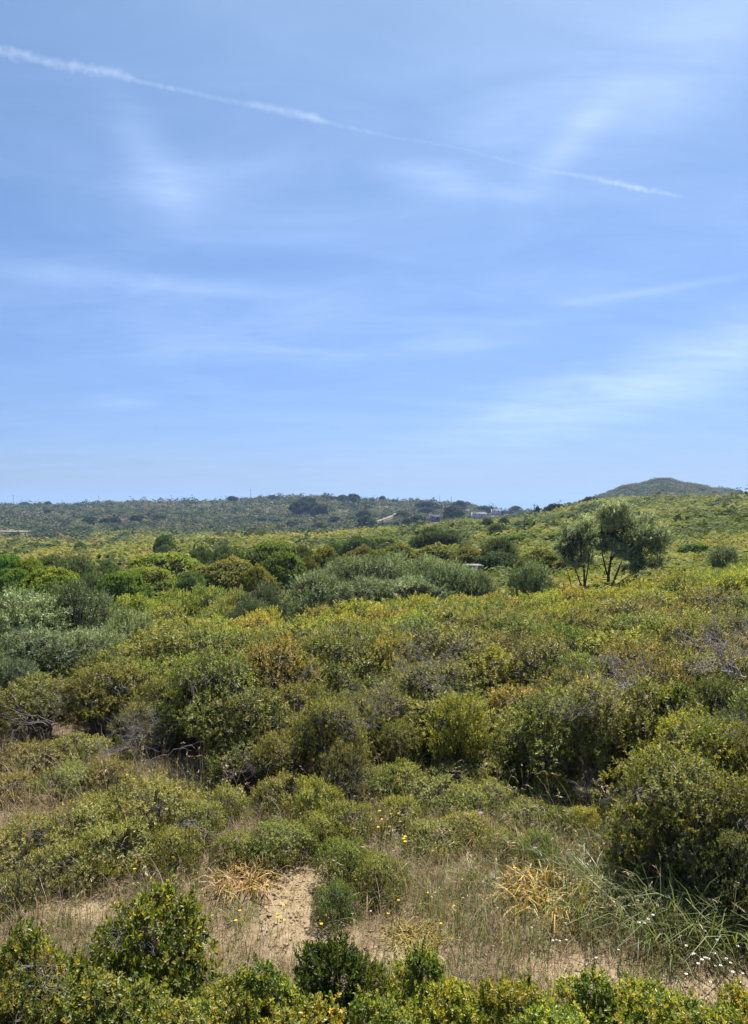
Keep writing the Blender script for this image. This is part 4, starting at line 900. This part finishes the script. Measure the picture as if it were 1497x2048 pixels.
# flowers
def flower_mesh(name, r, np_, m, hgt=.3, wp=.45):
    rng = np.random.default_rng(np_); a = np.arange(np_) / np_ * 6.283
    V, Q = [], []
    for i, t in enumerate(a):
        d = np.array([math.cos(t), math.sin(t), .25]); s = np.array([-math.sin(t), math.cos(t), 0]) * r * wp * .5; c = np.array([0, 0, hgt])
        V += [c + d * r * .12, c + d * r * .6 + s, c + d * r, c + d * r * .6 - s]; Q.append([i * 4, i * 4 + 1, i * 4 + 2, i * 4 + 3])
    head = mesh(name + '_head', V, Q, tone=rng.random(len(V)), mats=m)
    b = MB(); b.tube([(0.03, 0, -.02), (.01, 0, hgt * .5), (0, 0, hgt)], [.0025, .002, .0015], 4)
    e = MB(); e.tube([(0, 0, hgt - .002), (0, 0, hgt + .004), (0, 0, hgt + .007), (0, 0, hgt + .009)], [r * .2, r * .26, r * .16, .0005], 7)
    return [('flower_head', head), ('stalk', b.build(name + '_stalk', M['stalk'])), ('flower_centre', e.build(name + '_centre', M['yellow']))]
YF = [flower_mesh('yellow_flower', .026, 13, M['yellow'], .3), flower_mesh('yellow_flower', .022, 12, M['yellow'], .22)]
WF = [flower_mesh('daisy', .017, 14, M['white'], .2), flower_mesh('daisy', .014, 12, M['white'], .14)]
PF = flower_mesh('thistle', .035, 24, M['purple'], .5, .3)
def flower(name, px, py, parts, hgt, label, cat, group, s=1.0):
    z = .0
    for _ in range(20):
        x, y = ray(px, py, z + hgt * s); z = h1(x, y)
    for (a, b, r) in OCC:                                   # rooted beside shrubs: lift onto the slope
        pass
    thing(name, label, cat, parts, (x, y, z), random.random() * 6, (s * .74, s * .74, s), group)
for px, py in [(479, 1825), (471, 1845), (534, 1773), (511, 1782), (567, 1814), (554, 1832), (569, 1844), (643, 1852), (532, 1819), (555, 1838)]:
    flower('yellow_flower', px, py, YF[1], .22, 'yellow daisy-like flower on the sandy path', 'flower', 'yellow flowers on the path')
for px, py in [(772, 1614), (760, 1624), (783, 1630), (757, 1657), (780, 1656), (798, 1629), (765, 1641)]:
    flower('yellow_flower', px, py, YF[0], .3, 'tall orange-yellow flower in the grass behind the low green shrubs', 'flower', 'orange-yellow flowers behind the low shrubs', 1.0)
for px, py in [(811, 1676), (811, 1686), (808, 1680)]:
    flower('yellow_flower', px, py, YF[0], .3, 'bright yellow flower in the close trio right of the orange-yellow ones', 'flower', 'trio of bright yellow flowers', 1.1)
for px, py in [(857, 1789), (798, 1804), (777, 1831), (883, 1851), (909, 1815)]:
    flower('yellow_flower', px, py, YF[1], .22, 'pale yellow flower in the dry grass right of the path', 'flower', 'pale yellow flowers right of the path', .9)
for px, py, w in [(292, 1607, 'single yellow flower over the broad low olive shrub'), (530, 1585, 'single yellow flower left of the pale heathery shrub'), (1031, 1739, 'single yellow flower left of the golden withering leaves'), (344, 1717, 'single yellow flower below the broad low olive shrub'), (86, 1685, 'yellow flower low at the left among dull shrubs'), (268, 1741, 'yellow-green flower head on the dry grass at the left')]:
    flower('yellow_flower', px, py, YF[0], .3, w, 'flower', None, 2.2 if py < 0 else .9)
for px, py in [(1281, 1849), (1292, 1850), (1309, 1834), (1300, 1842)]:
    flower('daisy', px, py, WF[0], .2, 'white daisy in the small cluster in the shade', 'daisy', 'white daisies in the shade', 1.3)
for px, py in [(1376, 1896), (1387, 1898), (1391, 1912), (1433, 1911), (1414, 1920), (1421, 1922), (1435, 1920), (1465, 1914), (1480, 1897), (1457, 1922), (1438, 1884), (1413, 1866), (1376, 1953), (1470, 1949), (1484, 1952), (1400, 1932), (1408, 1924), (1445, 1936), (1490, 1935), (1425, 1952)]:
    flower('daisy', px, py, WF[random.randrange(2)], .2, 'white daisy in the crowd near the bottom right corner', 'daisy', 'crowd of white daisies near the corner', 1.15)
for px, py in [(1133, 1850), (1115, 1884), (1122, 1886), (1108, 1885), (1135, 1884), (1065, 1859), (1195, 1920), (1240, 1904)]:
    flower('daisy', px, py, WF[1], .14, 'white daisy in sparse grass below the golden withering leaves', 'daisy', 'white daisies below the golden leaves', 1.1)
for px, py in [(770, 1767), (779, 1738), (792, 1783), (742, 1826), (705, 1831), (925, 1762)]:
    flower('daisy', px, py, WF[1], .14, 'white daisy beside the low shrubs right of the path', 'daisy', 'white daisies right of the path', 1.1)
flower('thistle', 963, 1629, PF, .5, 'purple thistle in the tall grass below the herb clumps', 'thistle', None, 1.3)
flower('thistle', 1072, 1699, PF, .5, 'faded purple thistle right above the golden withering leaves', 'thistle', None, .9)

# stones
def stone(px, py, s, label):
    rng = np.random.default_rng(int(px)); x, y, z = ground_at(px, py)
    import bmesh
    bm = bmesh.new(); bmesh.ops.create_icosphere(bm, subdivisions=3, radius=1)
    for v in bm.verts:
        n = v.co.copy(); f = 1 + .2 * math.sin(n.x * 3 + px) * math.sin(n.y * 4) + .1 * math.sin(n.z * 7 + n.x * 5) + .05 * math.sin(n.y * 13 + px)
        v.co = n * f; v.co.z = max(v.co.z * .65, -.3)
    me = bpy.data.meshes.new('stone'); bm.to_mesh(me); bm.free(); me.materials.append(M['stone'])
    tag(put('stone', me, None, (x, y, z + s * .12), random.random() * 6, (s, s * .8, s * .8)), label, 'stone')
for a in [(985, 1758, .06, 'largest pale stone in the grass left of the golden leaves'), (996, 1752, .045, 'pale stone touching the largest one'), (975, 1763, .035, 'small pale stone left of the largest one'), (660, 1806, .035, 'small brown stone in the middle of the sandy path'), (705, 1812, .03, 'small pale stone at the right border of the path'), (830, 1650, .09, 'grey stone among the tall dry grass behind the yellow flowers')]:
    stone(*a)

# dead branches
def dead_mesh(name, seed, L, n0, depth=3, dirs=None, r=.012, m=None, spread=.6):
    r = r * .62
    rng = np.random.default_rng(seed); mb = MB()
    def grow(p, d, ln, rad, dep):
        q = curve(rng, p, p + d * ln, 5, .06, rng.uniform(-.05, .1)); mb.tube(q, np.linspace(rad, rad * .5, 5), 4)
        if dep:
            for _ in range(rng.integers(2, 5)):
                k = rng.integers(2, 5); nd = nrm(d + rng.normal(0, spread, 3)); grow(q[k], nd, ln * rng.uniform(.45, .75), rad * .55, dep - 1)
    for i in range(n0):
        d = nrm(np.array(dirs[i % len(dirs)]) + rng.normal(0, .25, 3)) if dirs is not None else nrm(rng.normal(0, 1, 3) + np.array([0, 0, 1.0]))
        grow(np.array([rng.normal(0, .06), rng.normal(0, .06), 0]), d, L * rng.uniform(.6, 1), r, depth)
    return mb.build(name, m or M['dead'])
def dead(px, py, d, seed, L, n0, dirs, label, depth=3, r=.012, m=None, color=None, name='dead_branch'):
    k = d / F; x = (px - HX) * k; z = EYE - (py - HY) * k
    o = put(name, dead_mesh(name, seed, L, n0, depth, dirs, r, m), None, (x, d, z)); tag(o, label, 'branch')
    if color: o.color = (*color, 1)
dead(1258, 1372, 9.3, 81, .42, 11, [(-.6, -.3, .8), (-.2, -.4, 1), (-.8, -.2, .3), (.5, -.3, .5)], 'fan of pale grey dead twigs left of the red-tipped bush', r=.012, color=(1.5, 1.45, 1.45))
dead(1475, 1352, 9.0, 82, .5, 9, [(-.8, -.2, .7), (-.9, -.1, .4), (-.4, -.2, .9), (.3, -.1, .6)], 'arching tangle of pale dead branches near the right edge', r=.015, depth=3, color=(1.5, 1.45, 1.45))
dead(95, 1450, 11.6, 83, .55, 6, [(-.8, -.3, .2), (.6, -.3, .6), (-.9, -.1, .5), (.3, -.4, .8)], 'pale dead branches at the left edge above the dry grass', r=.012)
dead(285, 1470, 10.6, 84, .4, 12, [(-.5, -.5, .6), (.5, -.5, .6), (0, -.5, .9), (.3, -.8, .2)], 'thin grey dead twigs in front of the half-dry domed shrub', r=.007)
dead(245, 1500, 10.6, 85, .3, 7, [(-.7, -.5, .3), (.3, -.6, .5)], 'grey dead twigs beside the reddish dry grass', r=.007)
dead(330, 1512, 10.5, 86, .5, 2, [(1, -.1, .05), (-1, -.1, .05)], 'single pale dead stick lying across the hollow under the domed shrub', depth=1, r=.009)
dead(835, 1365, 10.9, 87, .45, 9, [(-.6, -.4, .6), (.6, -.4, .4), (0, -.4, 1), (.8, -.3, .1)], 'spray of bare grey twigs in the middle of the thicket', r=.008)
dead(870, 1330, 11.2, 88, .5, 9, [(-.6, -.4, .7), (.6, -.4, .6)], 'bare grey twigs above the small round yellow-green bush', r=.008)
dead(735, 1455, 9.9, 89, .5, 12, [(-.3, -.4, 1), (.4, -.4, .9), (0, -.5, .4), (.2, -.3, 1)], 'dense bare twigs right of the golden-olive bush', r=.007)
dead(515, 1545, 10.2, 90, .35, 9, [(-.6, -.5, .5), (.5, -.6, .4)], 'dark dead twigs in the hollow left of the path head', r=.007, color=(.6, .58, .6))
dead(435, 1668, 8.3, 91, .42, 4, [(-1, -.3, .2), (1, -.3, -.05), (-.8, -.4, .4)], 'forked grey dead twig right of the broad low olive shrub', r=.007, depth=2)
dead(45, 1810, 6.9, 92, .42, 9, [(.5, -.1, .9), (.3, 0, 1), (.8, -.1, .8), (-.2, 0, 1), (.1, 0, 1)], 'dark bare upright twigs at the left above the bright green shrub', r=.008, color=(.35, .3, .28), depth=2)
dead(1135, 1440, 9.6, 93, .45, 8, [(-.5, -.5, .6), (.5, -.5, .6), (.1, -.5, .9)], 'grey bare twigs left of the slender sapling', r=.007)
dead(1215, 1600, 8.6, 94, .35, 6, [(-.7, -.5, .3), (.6, -.5, .3)], 'pale dead twigs in the shade under the sapling', r=.006)
dead(285, 1900, 5.0, 95, .28, 12, [(-.5, -.5, .6), (.5, -.5, .5), (0, -.6, .7), (-.8, -.3, .2)], 'grey bare twigs showing inside the rounded glossy shrub', r=.006, depth=2)
dead(60, 1985, 4.25, 96, .3, 12, [(-.5, -.5, .6), (.5, -.5, .5), (.8, -.3, .4), (-.8, -.3, .2)], 'tangle of grey dead twigs in the bottom left corner', r=.006, depth=2)
dead(1470, 1470, 8.9, 97, .4, 7, [(-.5, -.5, .6), (.4, -.5, .7)], 'grey twigs among the olive bushes at the right edge', r=.006)

# ------------------------------------------------------------------ contrail
M3 = 3000.0
CT = [(-60, 92, 12), (0, 105, 12), (60, 118, 11), (150, 137, 10), (250, 154, 9), (262, 159, 7), (275, 165, 4), (330, 177, 5), (390, 190, 5.5), (450, 203, 6), (520, 215, 7), (570, 226, 8), (630, 239, 8.5), (660, 249, 5), (730, 265, 4), (800, 280, 3.2), (860, 288, 2.6), (930, 301, 2.6), (990, 318, 3), (1035, 330, 4.5), (1080, 342, 3.5), (1130, 349, 4.5), (1180, 357, 5.5), (1230, 369, 6.5), (1290, 382, 6), (1340, 391, 4.5), (1378, 398, 1.5)]
pts, rad = [], []
for a, b, r in CT:
    y = M3 * F / (HY - b); pts.append(((a - HX) / F * y, y, M3 + EYE)); rad.append(r * y / F * 1.25)
pts = np.array(pts); rad = np.array(rad)
o0 = pts[1]; ax = pts[-2] - o0; LEN = np.linalg.norm(ax); ang = math.atan2(ax[1], ax[0])
loc = np.stack([(pts[:, 0] - o0[0]) * math.cos(ang) + (pts[:, 1] - o0[1]) * math.sin(ang), -(pts[:, 0] - o0[0]) * math.sin(ang) + (pts[:, 1] - o0[1]) * math.cos(ang), pts[:, 2] * 0], 1)
xs = np.linspace(loc[0, 0], loc[-1, 0], 90); yl = np.interp(xs, loc[:, 0], loc[:, 1]); rl = np.interp(xs, loc[:, 0], rad)
V, Q = tube(np.stack([xs, yl, xs * 0], 1), rl * 1.5 + 4, 12)
Vn, Qn = len(V), list(map(tuple, Q))
cme = bpy.data.meshes.new('contrail'); cme.from_pydata([tuple(v) for v in V], [], Qn + [tuple(range(11, -1, -1)), tuple(range(Vn - 12, Vn))])
cm_, t = mat('contrail_vapour')
tc = t.node('ShaderNodeTexCoord'); sp = t.node('ShaderNodeSeparateXYZ'); t.l.new(tc.outputs['Object'], sp.inputs[0])
xn = t.math('DIVIDE', t.math('SUBTRACT', sp.outputs[0], float(loc[0, 0])), float(loc[-1, 0] - loc[0, 0]), clamp=True)
ymin, yspan, rmax = float(loc[:, 1].min()), float(np.ptp(loc[:, 1])) + 1e-3, float(rad.max())
fr = (loc[:, 0] - loc[0, 0]) / (loc[-1, 0] - loc[0, 0])
cY = t.ramp(xn, [(float(a), (float((b - ymin) / yspan),) * 3) for a, b in zip(fr, loc[:, 1])]); cR = t.ramp(xn, [(float(a), (float(b / rmax),) * 3) for a, b in zip(fr, rad)])
dy = t.math('SUBTRACT', sp.outputs[1], t.math('MULTIPLY_ADD', cY, yspan, ymin))
n1 = t.noise(.018, tc.outputs['Object'], 6, .68, .8); n2 = t.noise(.0016, tc.outputs['Object'], 3, .5)
rr_ = t.math('DIVIDE', t.math('SQRT', t.math('ADD', t.math('MULTIPLY', dy, dy), t.math('MULTIPLY', sp.outputs[2], sp.outputs[2]))), t.math('MULTIPLY_ADD', cR, rmax * 1.15, 1.0))
core = t.math('SUBTRACT', t.math('MULTIPLY_ADD', n1, 2.6, -.5), rr_)
dens = t.math('MULTIPLY', t.math('MULTIPLY', t.math('MAXIMUM', core, 0.0), t.math('MULTIPLY_ADD', n2, 2.6, -.55)), .0046)
dens = t.math('MULTIPLY', dens, t.math('MULTIPLY_ADD', cR, .75, .32))
pv = t.node('ShaderNodeVolumePrincipled'); pv.inputs['Color'].default_value = (.97, .98, 1, 1); pv.inputs['Anisotropy'].default_value = .3
t.l.new(t.math('MAXIMUM', dens, 0.0), pv.inputs['Density'])
t.l.new(pv.outputs[0], t.out.inputs['Volume']); cme.materials.append(cm_)
tag(put('contrail', cme, None, tuple(o0), ang), 'thin white broken contrail slanting across the blue sky', 'contrail')

# ------------------------------------------------------------------ haze
hb = MB(); hb.box(-7900, 7900, -150, 9900, -36, 125)
hm, t = mat('air_haze')
pv = t.node('ShaderNodeVolumePrincipled'); pv.inputs['Color'].default_value = (.42, .62, .95, 1); pv.inputs['Density'].default_value = .00015; pv.inputs['Anisotropy'].default_value = .2
t.l.new(pv.outputs[0], t.out.inputs['Volume'])
tag(put('haze', hb.build('haze', hm)), 'pale blue air between the viewer and the far hills', 'haze', kind='stuff')

# ------------------------------------------------------------------ sky, sun, camera
SUN_EL, SUN_AZ = 61.0, 24.0        # azimuth from the viewing direction towards the right
w = bpy.data.worlds.new('World'); sc.world = w; w.use_nodes = True
t = NT(w.node_tree); t.n.clear()
out = t.node('ShaderNodeOutputWorld'); bg = t.node('ShaderNodeBackground')
sky = t.node('ShaderNodeTexSky', sky_type='NISHITA'); sky.sun_disc = False
sky.sun_elevation = R(SUN_EL); sky.sun_rotation = R(SUN_AZ); sky.altitude = 50; sky.air_density = 1.0; sky.dust_density = .6; sky.ozone_density = 2.0
tc = t.node('ShaderNodeTexCoord'); dirv = tc.outputs['Generated']
sx = t.node('ShaderNodeSeparateXYZ'); t.l.new(dirv, sx.inputs[0])
az = t.math('ARCTAN2', sx.outputs['X'], sx.outputs['Y']); el = t.math('ARCSINE', sx.outputs['Z'])
# high thin cirrus: streaky noise on a flat cloud layer, gathered where the photograph shows it
zz = t.math('ADD', t.math('MAXIMUM', sx.outputs['Z'], 0.0), .12)
cv = t.node('ShaderNodeCombineXYZ'); t.l.new(t.math('DIVIDE', sx.outputs['X'], zz), cv.inputs[0]); t.l.new(t.math('DIVIDE', sx.outputs['Y'], zz), cv.inputs[1])
mp = t.node('ShaderNodeMapping'); mp.inputs['Rotation'].default_value = (0, 0, R(20)); mp.inputs['Scale'].default_value = (1.0, 2.0, 1); t.l.new(cv.outputs[0], mp.inputs[0])
wisp = t.noise(1.7, mp.outputs[0], 9, .64, .5); soft = t.noise(.5, cv.outputs[0], 4, .5, .5)
def ae(px, py):
    a = math.atan((px - HX) / F); return a, math.atan((HY - py) / F * math.cos(a))
def blob(px, py, lx, ly, ang, amp):
    a0, e0 = ae(px, py); c, s = math.cos(R(ang)), math.sin(R(ang)); lx, ly = lx / F, ly / F
    da, de = t.math('SUBTRACT', az, a0), t.math('SUBTRACT', el, e0)
    p = t.math('DIVIDE', t.math('ADD', t.math('MULTIPLY', da, c), t.math('MULTIPLY', de, s)), lx)
    q = t.math('DIVIDE', t.math('ADD', t.math('MULTIPLY', da, -s), t.math('MULTIPLY', de, c)), ly)
    e = t.math('EXPONENT', t.math('MULTIPLY', t.math('ADD', t.math('MULTIPLY', p, p), t.math('MULTIPLY', q, q)), -1.0))
    return t.math('MULTIPLY', e, amp)
tot = None
for b in [(300, 320, 110, 45, -52, .26), (330, 375, 90, 55, 0, .2), (480, 360, 200, 40, 14, .25), (860, 352, 90, 26, -8, .42), (1000, 385, 140, 18, -6, .25), (1150, 275, 110, 28, 35, .38), (1060, 215, 200, 60, 18, .3), (1390, 110, 230, 80, 18, .5), (1000, 60, 300, 90, 12, .15),
          (1390, 735, 330, 60, 17, .55), (1120, 815, 320, 50, 10, .35), (650, 695, 330, 28, 3, .32), (350, 708, 60, 18, 4, .25), (300, 570, 300, 20, -1, .25), (500, 620, 420, 45, 0, .2), (245, 805, 60, 12, 0, .2), (940, 690, 70, 14, 0, .22), (1340, 577, 220, 7, 3.5, .28), (1250, 520, 320, 90, 5, .12), (600, 460, 300, 40, 3, .12)]:
    v = blob(*b); tot = v if tot is None else t.math('ADD', tot, v)
wm = t.math('MULTIPLY_ADD', wisp, 3.0, -.95, clamp=True)
mask = t.math('MULTIPLY', tot, t.math('MULTIPLY_ADD', wm, .6, .3))
mask = t.math('ADD', mask, t.math('MULTIPLY', t.math('MULTIPLY', wm, soft), .24), clamp=True)
elf = t.math('MULTIPLY', t.math('MAXIMUM', el, 0.0), 1.6, clamp=True)          # clear blue down to the horizon
tint = t.mixc(elf, (.455, .57, .94), (.95, 1.09, 1.11))
blue = t.mixc(1.0, sky.outputs[0], tint, 'MULTIPLY')
col = t.mixc(mask, blue, (5.4, 7.0, 10.4))
t.l.new(col, bg.inputs['Color']); bg.inputs['Strength'].default_value = .0605
t.l.new(bg.outputs[0], out.inputs[0])

sl = bpy.data.lights.new('sun', 'SUN'); sl.energy = 5.0; sl.angle = R(.53); sl.color = (1, .96, .9)
so = bpy.data.objects.new('sun', sl); C.objects.link(so)
so.rotation_euler = (R(90 - SUN_EL), 0, R(180 - SUN_AZ))
from mathutils import Vector
dv = Vector((math.sin(R(SUN_AZ)) * math.cos(R(SUN_EL)), math.cos(R(SUN_AZ)) * math.cos(R(SUN_EL)), math.sin(R(SUN_EL))))
so.rotation_euler = (-dv).to_track_quat('-Z', 'Y').to_euler()

cd = bpy.data.cameras.new('camera'); co = bpy.data.objects.new('camera', cd); C.objects.link(co); sc.camera = co
cd.sensor_fit = 'VERTICAL'; cd.sensor_height = 36; cd.lens = 36 * F / 2048
cd.clip_start = .1; cd.clip_end = 60000
co.location = (0, 0, EYE); co.rotation_euler = (R(90) - math.atan((1024 - HY) / F), 0, 0)
sc.view_settings.view_transform = 'Standard'; sc.view_settings.look = 'None'; sc.view_settings.gamma = 1; sc.view_settings.exposure = 1.1
sc.cycles.max_bounces = 6; sc.cycles.diffuse_bounces = 3; sc.cycles.transmission_bounces = 3; sc.cycles.volume_bounces = 0; sc.cycles.caustics_reflective = False; sc.cycles.caustics_refractive = False
sc.cycles.sample_clamp_indirect = 4
